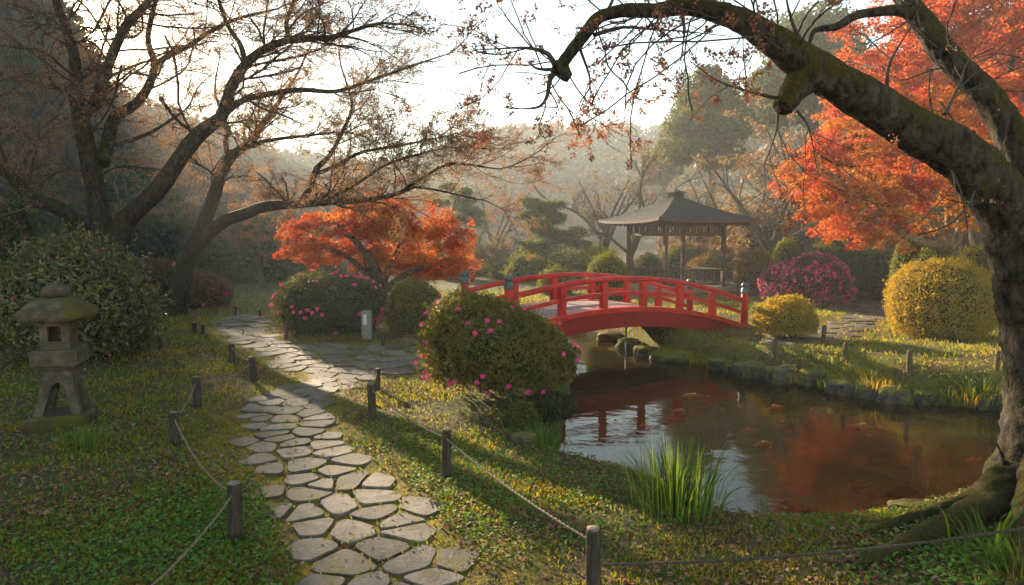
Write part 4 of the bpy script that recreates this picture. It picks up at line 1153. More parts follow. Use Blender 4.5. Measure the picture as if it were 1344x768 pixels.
evergreen('dim evergreen tree at the upper left behind the forked cherry', -30, 46, 40, 180, 84, n=26000, mt='hedge')
evergreen('dim evergreen tree right above the long-leaved shrub', 175, 40, 205, 120, 85, n=14000, mt='hedge')
evergreen('evergreen tree at the far right behind the red maple', 1330, 44, -30, 240, 86, n=22000)

def pine(label, px, Y, top, wpx, seed):
    g = np.random.default_rng(seed)
    p = at(px, 300, Y); p[2] = h1(p[0], p[1]); k = Y / FPX; h_ = at(px, top, Y)[2] - p[2]; rx = wpx / 2 * k
    t = empty('pine_tree', p, label, 'tree')
    mb = MB(); tr = cat(np.array([[0, 0, -.3], [.12 * rx, 0, h_ * .3], [-.1 * rx, 0, h_ * .65], [.05 * rx, 0, h_ * .95]]), 14); tubes(mb, tr, np.linspace(.022, .006, 14) * h_, 7, lump=.1)
    C, RR = [], []
    for q in range(17):
        f = .30 + .68 * q / 16; a = g.uniform(0, 2 * PI); s_ = rx * (1.05 - .55 * (f - .3)) * g.uniform(.25, .75)
        C.append([math.cos(a) * s_, math.sin(a) * s_, h_ * f]); w_ = rx * g.uniform(.32, .55) * (1.1 - .4 * f); RR.append([w_, w_, h_ * .045])
    C, RR = np.array(C), np.array(RR)
    br = np.array([cat(np.array([tr[int(np.clip(c[2] / h_ * 13 - 1, 1, 13))], (c + tr[int(np.clip(c[2] / h_ * 13, 1, 13))]) / 2, c]), 6) for c in C])
    tubes(mb, br, np.linspace(.007, .002, 6)[None] * np.full((len(br), 1), h_), 4)
    mb.build('trunk', M['bark_grey'], t)
    n = 17000; pick = g.integers(0, len(C), n); d = unit(g.normal(size=(n, 3))) * (g.random(n) ** .4)[:, None]
    P = C[pick] + d * RR[pick]; P[:, 2] += .06 * rx * snoise(P, 2)
    mb = MB(); cards(mb, P, g.normal(size=P.shape) + np.array([0, 0, .5]), .22 * g.uniform(.6, 1.2, n), .28, .1, axis=g.normal(size=P.shape) + np.array([0, 0, .8])); mb.build('crown', M['pine'], t)
pine('tall layered pine tree in the haze between the maple and the gazebo', 712, 35, 262, 84, 91)
pine('hazy layered pine behind the right end of the long cherry bough', 598, 38, 246, 80, 92)
pine('hazy low pine right of the tall layered pine', 752, 41, 300, 64, 93)

# far wooded hills: crowns too many and too faint to count
gf = np.random.default_rng(95)
NC = 3000
az = gf.uniform(R_(-58), R_(58), NC)
Rr = np.interp(az, _saz, _sR); r0 = np.interp(az, _saz, _sr0)
tt = gf.random(NC) ** .7
rr = r0 + (Rr - r0) * (.32 + .70 * tt)
cx, cyy = rr * np.sin(az), rr * np.cos(az); cz = H(cx, cyy)
crn = gf.uniform(1.6, 3.0, NC); per = 90
pick = np.repeat(np.arange(NC), per)
d = unit(gf.normal(size=(len(pick), 3))); d[:, 2] = np.abs(d[:, 2]) * 1.25 - .2
P = np.c_[cx, cyy, cz + crn * .7][pick] + d * (crn[pick] * (1 - np.abs(gf.normal(0, .2, len(pick)))))[:, None]
mb = MB(); cards(mb, P, d + gf.normal(0, .5, d.shape), gf.uniform(.45, 1.1, len(P)), .7, .15)
# bare-earth trunks are hidden under the crowns at this distance
tag(mb.build('far_wood', M['wood_far']), 'misty woods covering the far hills', 'woods', kind='stuff')

# ------------------------------------------------------------------ gazebo
Ng = np.array([5.97, 26.0]); Sg, th = 2.75, R_(69)
ex = np.array([math.sin(th), math.cos(th)]); ey = np.array([-math.cos(th), math.sin(th)])
cg = Ng + (ex + ey) * Sg / 2
zg = h1(*cg); rzg = math.atan2(ex[1], ex[0])
gz = empty('gazebo', (cg[0], cg[1], zg), 'open wooden gazebo with a dark hipped roof behind the red bridge', 'gazebo')
gz.rotation_euler = (0, 0, rzg)
hs = Sg / 2; z_e = 2.60 - zg; z_a = 3.62 - zg
m_ = MB(); m_.box((0, 0, .05), (Sg + .7, Sg + .7, .22), bev=.03); m_.build('floor', M['concrete'], gz, smooth=False)
for sx in (-1, 1):
    for sy in (-1, 1):
        m_ = MB(); m_.box((sx * hs, sy * hs, .16 + (z_e - .12) / 2), (.15, .15, z_e - .12), bev=.012); m_.box((sx * hs, sy * hs, .22), (.26, .26, .12), bev=.02); m_.build('post', M['cedar'], gz, smooth=False)
hr = hs * 1.70
nseg = 16
def roof_surface(off):
    V, F = [], []
    ts = np.linspace(0, 1, 10)
    for t_ in ts:
        r_ = hr * (1 - t_) + .17 * t_; z_ = z_e + (z_a - z_e) * (t_ ** 1.22) + off
        for k in range(4):
            a0 = np.array([(-1, -1), (1, -1), (1, 1), (-1, 1)][k]); a1 = np.array([(1, -1), (1, 1), (-1, 1), (-1, -1)][k])
            for j in range(nseg):
                f = j / nseg; p = a0 * (1 - f) + a1 * f
                lift = .10 * (1 - t_) ** 2 * abs(2 * f - 1) ** 3
                V.append([p[0] * r_, p[1] * r_, z_ + lift])
    m4 = nseg * 4
    for i in range(9):
        for j in range(m4): F.append([i * m4 + j, i * m4 + (j + 1) % m4, (i + 1) * m4 + (j + 1) % m4, (i + 1) * m4 + j])
    return V, F, m4
V, F, m4 = roof_surface(.10); V2, F2, _ = roof_surface(0.0)
m_ = MB(); m_.add(V, F); rf = m_.build('roof', M['shingle'], gz, smooth=False)
m_ = MB(); m_.add(V2, [f[::-1] for f in F2])
Ve = V[:m4] + V2[:m4]; m_.add(Ve, [[m4 + j, m4 + (j + 1) % m4, (j + 1) % m4, j] for j in range(m4)])
for k in range(-8, 9):                                               # rafters
    for ax in (0, 1):
        for s_ in (-1, 1):
            o_ = k * hr / 8.6; a = np.zeros(3); b = np.zeros(3)
            a[ax] = s_ * hr * .97; a[1 - ax] = o_; a[2] = z_e - .055
            b[ax] = s_ * max(abs(o_), .5); b[1 - ax] = o_; b[2] = z_e - .055 + (z_a - z_e) * (1 - max(abs(o_), .5) / hr) ** 1.22 * .9
            if abs(hr * .97 - abs(b[ax])) > .1: m_.bar(a, b, .05, .07)
m_.build('eaves', M['cedar'], rf, smooth=False)
m_ = MB(); m_.box((0, 0, z_a + .14), (.48, .48, .20), bev=.02); m_.add([[-.30, -.30, z_a + .24], [.30, -.30, z_a + .24], [.30, .30, z_a + .24], [-.30, .30, z_a + .24], [-.30, -.30, z_a + .27], [.30, -.30, z_a + .27], [.30, .30, z_a + .27], [-.30, .30, z_a + .27], [0, 0, z_a + .40]],
    [[0, 1, 5, 4], [1, 2, 6, 5], [2, 3, 7, 6], [3, 0, 4, 7], [3, 2, 1, 0]]); m_.add([[-.30, -.30, z_a + .27], [.30, -.30, z_a + .27], [.30, .30, z_a + .27], [-.30, .30, z_a + .27], [0, 0, z_a + .395]], [[0, 1, 4], [1, 2, 4], [2, 3, 4], [3, 0, 4]])
m_.build('roof_cap', M['shingle'], rf, smooth=False)
for ax in (0, 1):
    for s_ in (-1, 1):
        def P3(u, z): 
            v = [0, 0, z]; v[ax] = u; v[1 - ax] = s_ * hs; return v
        w_ = hs - .075
        m_ = MB(); m_.bar(P3(-w_, z_e - .02), P3(w_, z_e - .02), .10, .14); m_.bar(P3(-w_, z_e - .44), P3(w_, z_e - .44), .07, .10)
        for q in range(17):
            u = -w_ + .05 + (2 * w_ - .1) * q / 16
            m_.bar(P3(u, z_e - .39), P3(u, z_e - .09), .045, .05, up=(1, 1, 0))
        m_.build('transom', M['cedar'], gz, smooth=False)
        if not (ax == 0 and s_ == 1):
            m_ = MB(); m_.bar(P3(-w_, .86), P3(w_, .86), .10, .07); m_.bar(P3(-w_, .30), P3(w_, .30), .06, .07)
            for q in range(15):
                u = -w_ + .07 + (2 * w_ - .14) * q / 14
                m_.bar(P3(u, .335), P3(u, .825), .05, .035, up=(1, 1, 0))
            m_.build('railing', M['cedar'], gz, smooth=False)

# ------------------------------------------------------------------ arched bridge
NL, NR = np.array([-.06, 12.5]), np.array([5.64, 16.1])
axd = NR - NL; LB = np.linalg.norm(axd); axd = axd / LB; cr = np.array([-axd[1], axd[0]]); WB = 1.75
def dz_(s_): return .329 + 1.436 * s_ - 1.846 * s_ * s_ + (.30 * np.maximum(s_ - .93, 0))
bz = 0.0
br = empty('arched_bridge', (NL[0], NL[1], 0), 'red arched wooden bridge over the pond', 'bridge')
def bp(s_, c, z): return np.array([axd[0] * LB * s_ + cr[0] * c, axd[1] * LB * s_ + cr[1] * c, z])
ss = np.linspace(-.06, 1.05, 36)
def sweep(name, c, wd, top, bot, mt, s_=ss, parent=br, smooth=False):
    """beam that follows the arch: c sideways place, wd width, top/bot offsets from the deck line"""
    tp = top if callable(top) else (lambda q: top); bt = bot if callable(bot) else (lambda q: bot)
    V = []
    for q in s_:
        z = float(dz_(q))
        for cc, zz in ((c - wd / 2, bt(q)), (c + wd / 2, bt(q)), (c + wd / 2, tp(q)), (c - wd / 2, tp(q))): V.append(bp(q, cc, z + zz))
    F = [[i * 4 + k, (i + 1) * 4 + k, (i + 1) * 4 + (k + 1) % 4, i * 4 + (k + 1) % 4] for i in range(len(s_) - 1) for k in range(4)]
    F = [f[::-1] for f in F]
    m_ = MB(); m_.add(V, F); n = len(s_) - 1
    m_.f.append(np.array([[0, 1, 2, 3], [n * 4 + 3, n * 4 + 2, n * 4 + 1, n * 4]])); m_.mi.append(np.zeros(2, int))
    return m_.build(name, mt, parent, smooth)
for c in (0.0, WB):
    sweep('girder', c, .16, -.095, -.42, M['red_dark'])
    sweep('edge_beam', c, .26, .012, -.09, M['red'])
# deck planks
m_ = MB(); NPL = 46
for k in range(NPL):
    q0 = -.06 + 1.11 * (k + .04) / NPL; q1 = -.06 + 1.11 * (k + .96) / NPL
    V = []
    for q in (q0, q1):
        z = float(dz_(q))
        for cc, zz in ((.135, -.05), (WB - .135, -.05), (WB - .135, .0), (.135, .0)): V.append(bp(q, cc, z + zz + .003 * math.sin(k * 5.1)))
    m_.add(V, [[0, 1, 2, 3], [7, 6, 5, 4], [4, 5, 1, 0], [5, 6, 2, 1], [6, 7, 3, 2], [7, 4, 0, 3]])
m_.build('deck', M['deck'], br, smooth=False)
for c in (0.0, WB):
    sr = np.linspace(0.0, 1.0, 34)
    # round-backed top rail
    P = np.array([bp(q, c, float(dz_(q)) + .60) for q in sr])
    prof = [(-.055, -.045), (.055, -.045), (.065, .0), (.045, .045), (0, .058), (-.045, .045), (-.065, .0)]
    V = np.array([p + np.array([cr[0] * a, cr[1] * a, b]) for p in P for a, b in prof]); k = len(prof)
    F = [[i * k + j, i * k + (j + 1) % k, (i + 1) * k + (j + 1) % k, (i + 1) * k + j] for i in range(33) for j in range(k)]
    m_ = MB(); m_.add(V, F); m_.f.append(np.array([list(range(k))[::-1], [33 * k + j for j in range(k)]])); m_.mi.append(np.zeros(2, int)); m_.build('handrail', M['red'], br)
    sweep('middle_rail', c, .06, .335, .255, M['red'], np.linspace(0, 1, 34))
    for q in (.184, .343, .507, .671, .83):
        z = float(dz_(q)); p = bp(q, c, z); m_ = MB()
        m_.box((p[0], p[1], z + .275), (.15, .13, .56), rz=math.atan2(axd[1], axd[0]), bev=.012); m_.build('baluster', M['red'], br, smooth=False)
    for q in (0.0, 1.0):
        z = float(dz_(q)); p = bp(q, c, 0); zb = min(h1(p[0] + NL[0], p[1] + NL[1]), z) - .1; zt = z + .80; m_ = MB()
        m_.lathe([(.083, zb), (.083, zt - .02), (.070, zt)], 20, (p[0], p[1], 0)); nw = m_.build('newel_post', M['red'], br)
        m_ = MB(); m_.lathe([(.088, zt - .03), (.092, zt), (.092, zt + .09), (.070, zt + .105), (.062, zt + .125), (.085, zt + .15), (.090, zt + .19), (.070, zt + .225), (.025, zt + .245), (.004, zt + .25)], 20, (p[0], p[1], 0)); m_.build('newel_cap', M['cap'], nw)
m_ = MB(); pa_ = bp(.93, WB / 2, 0)
# slim steel prop under the middle of the near girder
q = .47; p = bp(q, .25, 0); m_.lathe([(.018, -.95), (.018, float(dz_(q)) - .40)], 8, (p[0], p[1], 0)); m_.build('prop', M['cap'], br)
# abutment
p = bp(.97, WB / 2, -.42) + np.array([NL[0], NL[1], 0])
ab = empty('bridge_abutment', (p[0], p[1], -.6), 'pale stone block carrying the right end of the red bridge', 'abutment')
m_ = MB(); m_.box((0, 0, .08), (1.1, 2.3, .44), rz=math.atan2(axd[1], axd[0]), bev=.03); m_.build('block', M['concrete'], ab, smooth=False)
m_ = MB(); m_.box((.42, .28, .13), (.7, 2.5, .5), rz=math.atan2(axd[1], axd[0]), bev=.05); m_.build('kerb_block', M['stone'], ab, smooth=False)

# ------------------------------------------------------------------ stone lantern
lp = ground(84, 556); kk = lp[1] / FPX
SC = (at(84, 370, lp[1])[2] - lp[2]) / 1.62
la = empty('stone_lantern', lp, 'weathered stone lantern with a mossy cap on the left lawn', 'stone lantern')
la.rotation_euler = (0, 0, R_(17)); la.scale = (SC, SC, SC)
m_ = MB(); m_.box((0, 0, .05), (.66, .60, .19), bev=.035); m_.v[0] = m_.v[0] * np.array([.88, .88, 1]); m_.build('base', M['stone_moss'], la, smooth=False)
# arched pedestal: four splayed legs under a block
m_ = MB()
for sx in (-1, 1):
    for sy in (-1, 1):
        P = cat(np.array([[sx * .105, sy * .095, .60], [sx * .135, sy * .11, .48], [sx * .178, sy * .14, .32], [sx * .238, sy * .19, .13]]), 9)
        wds = np.linspace(.068, .060, 9)
        V = []
        for p, ww in zip(P, wds):
            V += [[p[0] - ww * .95, p[1] - ww, p[2]], [p[0] + ww * .95, p[1] - ww, p[2]], [p[0] + ww * .95, p[1] + ww, p[2]], [p[0] - ww * .95, p[1] + ww, p[2]]]
        m_.add(V, [[i * 4 + (k + 1) % 4, i * 4 + k, (i + 1) * 4 + k, (i + 1) * 4 + (k + 1) % 4] for i in range(8) for k in range(4)])
m_.box((0, 0, .575), (.36, .34, .10), bev=.012)
# arch spandrels between the legs
for s_ in (-1, 1):
    for k in range(10):
        a0, a1 = PI * k / 10, PI * (k + 1) / 10
        x0, x1 = .085 * math.cos(a0), .085 * math.cos(a1); z0, z1 = .40 + .10 * math.sin(a0), .40 + .10 * math.sin(a1)
        for y_ in (s_ * .098,):
            V = [[x0, y_ - .07, z0], [x1, y_ - .07, z1], [x1, y_ - .07, .54], [x0, y_ - .07, .54], [x0, y_ + .07, z0], [x1, y_ + .07, z1], [x1, y_ + .07, .54], [x0, y_ + .07, .54]]
            m_.add(V, [[0, 3, 2, 1], [4, 5, 6, 7], [0, 1, 5, 4]])
    for k in range(10):
        a0, a1 = PI * k / 10, PI * (k + 1) / 10
        x0, x1 = .06 * math.cos(a0), .06 * math.cos(a1); z0, z1 = .36 + .07 * math.sin(a0), .36 + .07 * math.sin(a1)
        xx = s_ * .115
        V = [[xx - .07, x0, z0], [xx - .07, x1, z1], [xx - .068, x1, .54], [xx - .068, x0, .54], [xx + .068, x0, z0], [xx + .068, x1, z1], [xx + .068, x1, .54], [xx + .068, x0, .54]]
        m_.add(V, [[0, 3, 2, 1], [4, 5, 6, 7], [0, 1, 5, 4]])
m_.v = [v_ * np.array([.80, .82, 1]) for v_ in m_.v]; m_.build('pedestal', M['stone'], la, smooth=False)
m_ = MB()
V, F = [], []
for hx, hy, z in ((.20, .19, .622), (.265, .25, .69), (.295, .28, .70), (.295, .28, .862), (.287, .272, .875)):
    V += [[-hx, -hy, z], [hx, -hy, z], [hx, hy, z], [-hx, hy, z]]
F = [[i * 4 + k, i * 4 + (k + 1) % 4, (i + 1) * 4 + (k + 1) % 4, (i + 1) * 4 + k] for i in range(4) for k in range(4)] + [[3, 2, 1, 0], [16, 17, 18, 19]]
m_.add(np.array(V) * np.array([.77, .77, 1]), F); m_.build('platform', M['stone'], la, smooth=False)
# fire box with a square window in front and behind, slits at the sides
m_ = MB(); hw, z0, z1, ww = .185, .872, 1.205, .045
def wall(ax, s_, ow, oz0, oz1):
    for u0, u1, a, b in ((-hw, -ow, z0, z1), (ow, hw, z0, z1), (-ow, ow, z0, oz0), (-ow, ow, oz1, z1)):
        c = [0, 0, (a + b) / 2]; d = [ww, ww, b - a]
        if ax == 0: c[0] = (u0 + u1) / 2; c[1] = s_ * (hw - ww / 2); d[0] = u1 - u0
        else:
            u0, u1 = max(u0, -hw + ww), min(u1, hw - ww)
            c[1] = (u0 + u1) / 2; c[0] = s_ * (hw - ww / 2); d[1] = u1 - u0
        m_.box(c, d)
wall(0, -1, .085, .965, 1.135); wall(0, 1, .075, .97, 1.13); wall(1, 1, .05, .965, 1.135); wall(1, -1, .05, .965, 1.135)
m_.v = [v_ * np.array([.77, .77, 1]) for v_ in m_.v]; m_.build('fire_box', M['stone'], la, smooth=False)
# mossy cap with a rounded, slightly upturned square outline
V = []; nn = 48
rows = [(.16, 1.208, .2), (.38, 1.196, .72), (.435, 1.205, .78), (.448, 1.235, .8), (.440, 1.268, .78), (.405, 1.305, .74), (.355, 1.352, .66), (.295, 1.405, .55), (.225, 1.445, .4), (.14, 1.468, .2), (.08, 1.472, 0)]
rows = [(r_ * .84, z, q_) for r_, z, q_ in rows]
for r_, z, sq in rows:
    for j in range(nn):
        a = 2 * PI * j / nn; mx = max(abs(math.cos(a)), abs(math.sin(a))); k2 = (1 / mx) ** sq * .94
        lift = .045 * max(0, (r_ - .25) / .2) * max(0, (1 / mx - 1) / .414) ** 2
        V.append([r_ * k2 * math.cos(a), r_ * k2 * math.sin(a) * .94, z + lift])
F = [[i * nn + j, i * nn + (j + 1) % nn, (i + 1) * nn + (j + 1) % nn, (i + 1) * nn + j] for i in range(len(rows) - 1) for j in range(nn)]
V = np.array(V); V = V * (1 + .012 * snoise(V, 9)[:, None] * (V[:, 2:] > 1.2))
m_ = MB(); m_.add(V, F); m_.f.append(np.array([list(range(nn))[::-1]])); m_.mi.append(np.zeros(1, int)); m_.build('cap', M['stone_moss'], la)
m_ = MB(); m_.lathe([(.11, 1.455), (.138, 1.47), (.146, 1.495), (.142, 1.53), (.125, 1.558), (.085, 1.578), (.05, 1.597), (.022, 1.62), (.002, 1.632)], 24); m_.build('finial', M['stone'], la)

# marker stone with a plaque
p = ground(482, 445)
mk = empty('marker_stone', p, 'grey stone marker with a small pale plaque by the path junction', 'marker')
k = p[1] / FPX
m_ = MB(); m_.box((0, 0, .26), (.21, .17, .62), bev=.02, rz=.1); m_.build('stone', M['marker'], mk, smooth=False)
m_ = MB(); m_.box((-.02, -.092, .40), (.07, .02, .20), rz=.1); m_.build('plaque', M['plaque'], mk, smooth=False)

# ------------------------------------------------------------------ stakes and ropes
def stake(px, py, top, label, wpx=None, mt='post', rad=None, group='rope fence stakes'):
    p = ground(px, py); k = p[1] / FPX; h_ = max(at(px, top, p[1])[2] - p[2], .12)
    r_ = rad or min(max((wpx or 9) / 2 * k, .022), .06)
    o = empty('fence_stake', p, label, 'stake', group)
    g = np.random.default_rng(int(px * 7 + py))
    o.rotation_euler = (g.normal(0, .025), g.normal(0, .025), g.uniform(0, 6))
    rows = [(r_ * 1.03, -.15), (r_ * 1.02, .02), (r_, h_ * .4), (r_ * .98, h_ * .8), (r_ * .97, h_ - .02), (r_ * .86, h_ - .004)]
    m_ = MB(); m_.lathe(rows, 14); V = m_.v[0]; rr = np.hypot(V[:, 0], V[:, 1]); f = 1 + .06 * snoise(V + px, 14)
    V[:, 0] *= f; V[:, 1] *= f
    m_.build('shaft', M[mt], o)
    m_ = MB(); m_.lathe([(r_ * .84, h_ - .010), (r_ * .84, h_ + .002), (r_ * .3, h_ + .004)], 12); m_.build('cut_end', M['post_top'] if mt != 'post_brown' else M['post_brown'], o)
    return p, h_, r_
def rope(a, b, sag, label, mt='rope', rad=.008, group=None):
    a, b = np.asarray(a), np.asarray(b); t = np.linspace(0, 1, 40)[:, None]
    P = a * (1 - t) + b * t; P[:, 2] -= (4 * t * (1 - t))[:, 0] * sag
    P[:, 2] = np.maximum(P[:, 2], H(P[:, 0], P[:, 1]) + .03)
    o = empty('rope', P[0], label, 'rope', group or 'ropes of the low fence')
    m_ = MB()
    for s_ in range(2):                                              # two twisted strands
        ph = np.linspace(0, np.linalg.norm(b - a) / .05 * PI, 160) + s_ * PI
        Q = cat(P, 160); tn = unit(np.gradient(Q, axis=0)); n1 = unit(np.cross(tn, [0, 0, 1])); n2 = np.cross(tn, n1)
        Q = Q + (n1 * np.cos(ph)[:, None] + n2 * np.sin(ph)[:, None]) * rad * .5
        tubes(m_, Q, np.full(160, rad * .62), 6, P[0], cap=True)
    m_.build('strands', M[mt], o)
def tie(s_, f=.82):
    p, h_, r_ = s_; q = p.copy(); q[2] += h_ * f; return q
L1 = stake(309, 708, 634, 'dark stake at the near left corner of the stone path', 20)
L2 = stake(230, 584, 541, 'dark stake on the left lawn right of the stone lantern, nearest of its pair', 13)
L3 = stake(259, 536, 494, 'dark stake on the left lawn behind the nearest of its pair', 10)
L4 = stake(333, 501, 468, 'stake left of the path where it starts to widen', 9)
L5 = stake(305, 478, 451, 'stake at the left edge of the path junction', 7)
L6 = stake(211, 460, 437, 'lone stake between the long-leaved shrub and the leaning cherry', 6)
stake(266, 440, 426, 'short stake right of the leaning cherry foot', 5); stake(255, 438, 423, 'short stake touching the foot of the leaning cherry', 6)
stake(309, 415, 402, 'tiny far stake beside the far end of the left path', 4); stake(341, 416, 407, 'tiny far stake right of the far end of the left path', 3)
stake(376, 445, 428, 'stake in front of the dark flowering azalea', 5); stake(503, 455, 434, 'stake right of the grey marker stone', 5)
R1s = stake(779, 800, 693, 'thick stake in the foreground holding two ropes', 21)
R2s = stake(585, 626, 563, 'dark stake alone on the lawn right of the stone path', 13)
R3s = stake(489, 552, 503, 'dark stake in front of its twin at the right of the path', 11)
R4s = stake(495, 512, 484, 'dark stake behind its twin at the right of the path', 8)
B1s = stake(1017, 466, 444, 'short stake under the small yellow shrub', 6, 'post_brown')
B2s = stake(1081, 451, 427, 'stake at the edge of the right path', 6, 'post_brown')
B3s = stake(1109, 473, 450, 'brown stake on the sunlit right bank, middle of the bank', 6, 'post_brown')
B4s = stake(1193, 488, 460, 'brown stake standing alone in front of the big yellow shrub', 7, 'post_brown')
B5s = stake(1308, 487, 461, 'brown stake half hidden by the old cherry trunk', 6, 'post_brown')
stake(1124, 396, 382, 'dark stake at the bend of the right path', 4)
off_l = ground(255, 800); off_l = off_l + np.array([-.05, -.55, .33])
rope(tie(L1), off_l, .05, 'rope running from the near left stake out of the picture')
rope(tie(L1), tie(L2), .12, 'sagging rope between the near left stake and the next one')
rope(tie(L2), tie(L3), .06, 'short rope between the paired stakes on the left lawn')
rope(tie(L4), tie(L5), .05, 'rope between the two stakes left of the path junction')
rope(tie(L3), tie(L4), .10, 'thin rope over the left lawn towards the path junction', rad=.006)
rope(tie(R1s), tie(R2s), .04, 'rope from the thick foreground stake up the lawn')
rope(tie(R2s), tie(R3s), .05, 'rope along the lawn to the twin stakes')
rope(tie(R3s), tie(R4s), .02, 'short rope between the twin stakes')
rope(tie(R1s, .55), at(1480, 668, 4.1), .08, 'dark rope crossing the right foreground over the mossy root', 'rope_dark', .009)
rope(tie(B1s), tie(B3s), .08, 'thin rope on the right bank near the small yellow shrub', rad=.007)
rope(tie(B3s), tie(B4s), .08, 'thin rope between the brown stakes of the right bank', rad=.007)
rope(tie(B4s), tie(B5s), .10, 'thin rope on the right bank running behind the old cherry', rad=.007)

# ------------------------------------------------------------------ rocks
def ico(n=3):
    import bmesh
    bm = bmesh.new(); bmesh.ops.create_icosphere(bm, subdivisions=n, radius=1)
    V = np.array([v.co[:] for v in bm.verts]); F = np.array([[v.index for v in f.verts] for f in bm.faces]); bm.free(); return V, F
IV, IF = ico(4)
def rock(px, py, wpx, hpx, label, seed, group='rocks edging the pond', dep=.8, blocky=.5, z=None):
    p = at_z(px, py, WATER_Z) if z is None else ground(px, py)
    k = p[1] / FPX; rx = wpx / 2 * k; rz = hpx * k
    p = p + np.array([p[0] / p[1], 1, 0]) * rx * dep * .7; rz *= .82 if z is None else 1
    zb = (WATER_Z - .12) if z is None else h1(p[0], p[1]) - rz * .35
    o = empty('rock', (p[0], p[1], zb), label, 'rock', group)
    V = IV.copy(); m = np.abs(V).max(1, keepdims=True); V = V * (1 + blocky * (1 / m - 1) * .6)
    V = V * (1 + .20 * snoise(V + seed * 7.3, 1.3) + .10 * (.5 - np.abs(snoise(V + seed, 3.1))) + .05 * snoise(V + seed, 6.0) + .025 * snoise(V, 14))[:, None]
    V[:, 2] = np.where(V[:, 2] > .55, .55 + (V[:, 2] - .55) * .45, V[:, 2])
    hh = rz + (.12 if z is None else rz * .35)
    V = V * np.array([rx, rx * dep, hh / 1.5]); V[:, 2] += hh * .45
    m_ = MB(); m_.add(V, IF); m_.build('stone', M['rock'], o)
for i, (px, py, wp, hp, lab) in enumerate([
    (915, 474, 26, 14, 'mossy rock in the shade of the bridge end'), (948, 486, 40, 18, 'dark rock right of the bridge end'),
    (986, 496, 46, 26, 'green mossed rock at the water edge, leftmost of the bank row'), (1026, 503, 46, 28, 'squarish rock with moss on top on the far bank'),
    (1066, 507, 38, 26, 'tall grey rock in the middle of the bank row'), (1110, 519, 50, 22, 'flat reddish rock with plants in front of it'),
    (1142, 524, 40, 26, 'dark mossed rock beside the flat reddish rock'), (1172, 530, 44, 26, 'round dark rock hung with moss'), (1218, 531, 40, 22, 'pale topped rock on the far bank'),
    (1254, 532, 32, 18, 'small pinkish rock near the old cherry trunk'), (1292, 537, 46, 22, 'rock half hidden behind the old cherry trunk'), (905, 466, 42, 16, 'flat mossy rock standing in the water near the bridge'),
    (848, 468, 30, 16, 'small yellow mossed rock in the water under the bridge'), (882, 474, 56, 18, 'long dark mossed rock in front of the bridge abutment'), (826, 458, 34, 16, 'dark rock in the water under the left of the arch'),
    (800, 447, 36, 12, 'low rock on the far shore under the arch'), (868, 456, 40, 10, 'low bank stone behind the yellow mossed rock'), (1340, 545, 50, 26, 'rock behind the right edge of the old cherry trunk'),
    (1088, 512, 26, 16, 'small stone wedged between the tall grey and the flat rock'), (962, 490, 24, 14, 'small dark stone left of the green mossed rock')]):
    rock(px, py, wp, hp, lab, i + 1)
rock(686, 584, 40, 14, 'low mossy stone in the lawn below the pink azalea', 31, 'stones in the near lawn', z=0)
rock(1160, 652, 74, 16, 'broad flat grey rock at the near water edge', 32, 'stones in the near lawn', z=0, dep=.6)
rock(1050, 672, 44, 12, 'yellowish rounded stone at the near water edge', 33, 'stones in the near lawn', z=0)
rock(1196, 668, 60, 8, 'low rock partly overgrown beside the mossy root', 34, 'stones in the near lawn', z=0, dep=.5)

# ------------------------------------------------------------------ koi
def koi(px, py, lpx, rz, mt, label, deep=.035):
    p = at_z(px, py, WATER_Z); L = max(lpx * p[1] / FPX, .16) * 1.0; p[2] -= .008 + .080 * L
    o = empty('koi', p, label, 'fish', 'koi in the pond'); o.rotation_euler = (0, 0, rz)
    g = np.random.default_rng(int(px)); bend = g.uniform(-.12, .12)
    u = np.linspace(0, 1, 14); wd = np.interp(u, [0, .08, .25, .45, .7, .88, 1], [.02, .06, .105, .11, .07, .035, .03]) * L
    ht = wd * 1.05; ht[-2:] *= 1.4
    V, F = [], []; n = 12
    for a, w_, h_ in zip(u, wd, ht):
        y = math.sin(a * PI) * bend * L + (.05 * L * math.sin(a * 4) if bend > 0 else 0)
        for j in range(n):
            t = 2 * PI * j / n; V.append([(a - .45) * L * .82, y + w_ * math.cos(t), h_ * math.sin(t) * .9])
    F = [[i * n + j, i * n + (j + 1) % n, (i + 1) * n + (j + 1) % n, (i + 1) * n + j] for i in range(13) for j in range(n)]
    m_ = MB(); m_.add(V, F); m_.f.append(np.array([list(range(n))[::-1], [13 * n + j for j in range(n)]])); m_.mi.append(np.zeros(2, int))
    yt = V[-1][1]; xt = (1 - .45) * L * .82
    def fin(pts):
        a = np.array(pts); b = a - np.array([0, 0, .004]); k = len(a); m_.add(np.vstack([a, b]), [list(range(k))]); m_.f.append(np.array([[m_.n - 1 - j for j in range(k)]])); m_.mi.append(np.zeros(1, int))
    fin([[xt - .02 * L, yt, .01], [xt + .20 * L, yt + .07 * L, .02], [xt + .13 * L, yt + .01 * L, .01], [xt + .20 * L, yt - .05 * L, -.01]])
    for s_ in (-1, 1): fin([[-.18 * L, s_ * .09 * L, -.01], [-.06 * L, s_ * .2 * L, -.02], [-.02 * L, s_ * .15 * L, -.02], [-.08 * L, s_ * .09 * L, -.01]])
    fin([[-.08 * L, 0, .095 * L], [.12 * L, 0, .15 * L], [.18 * L, .003, .07 * L]])
    m_.build('body', M[mt], o)
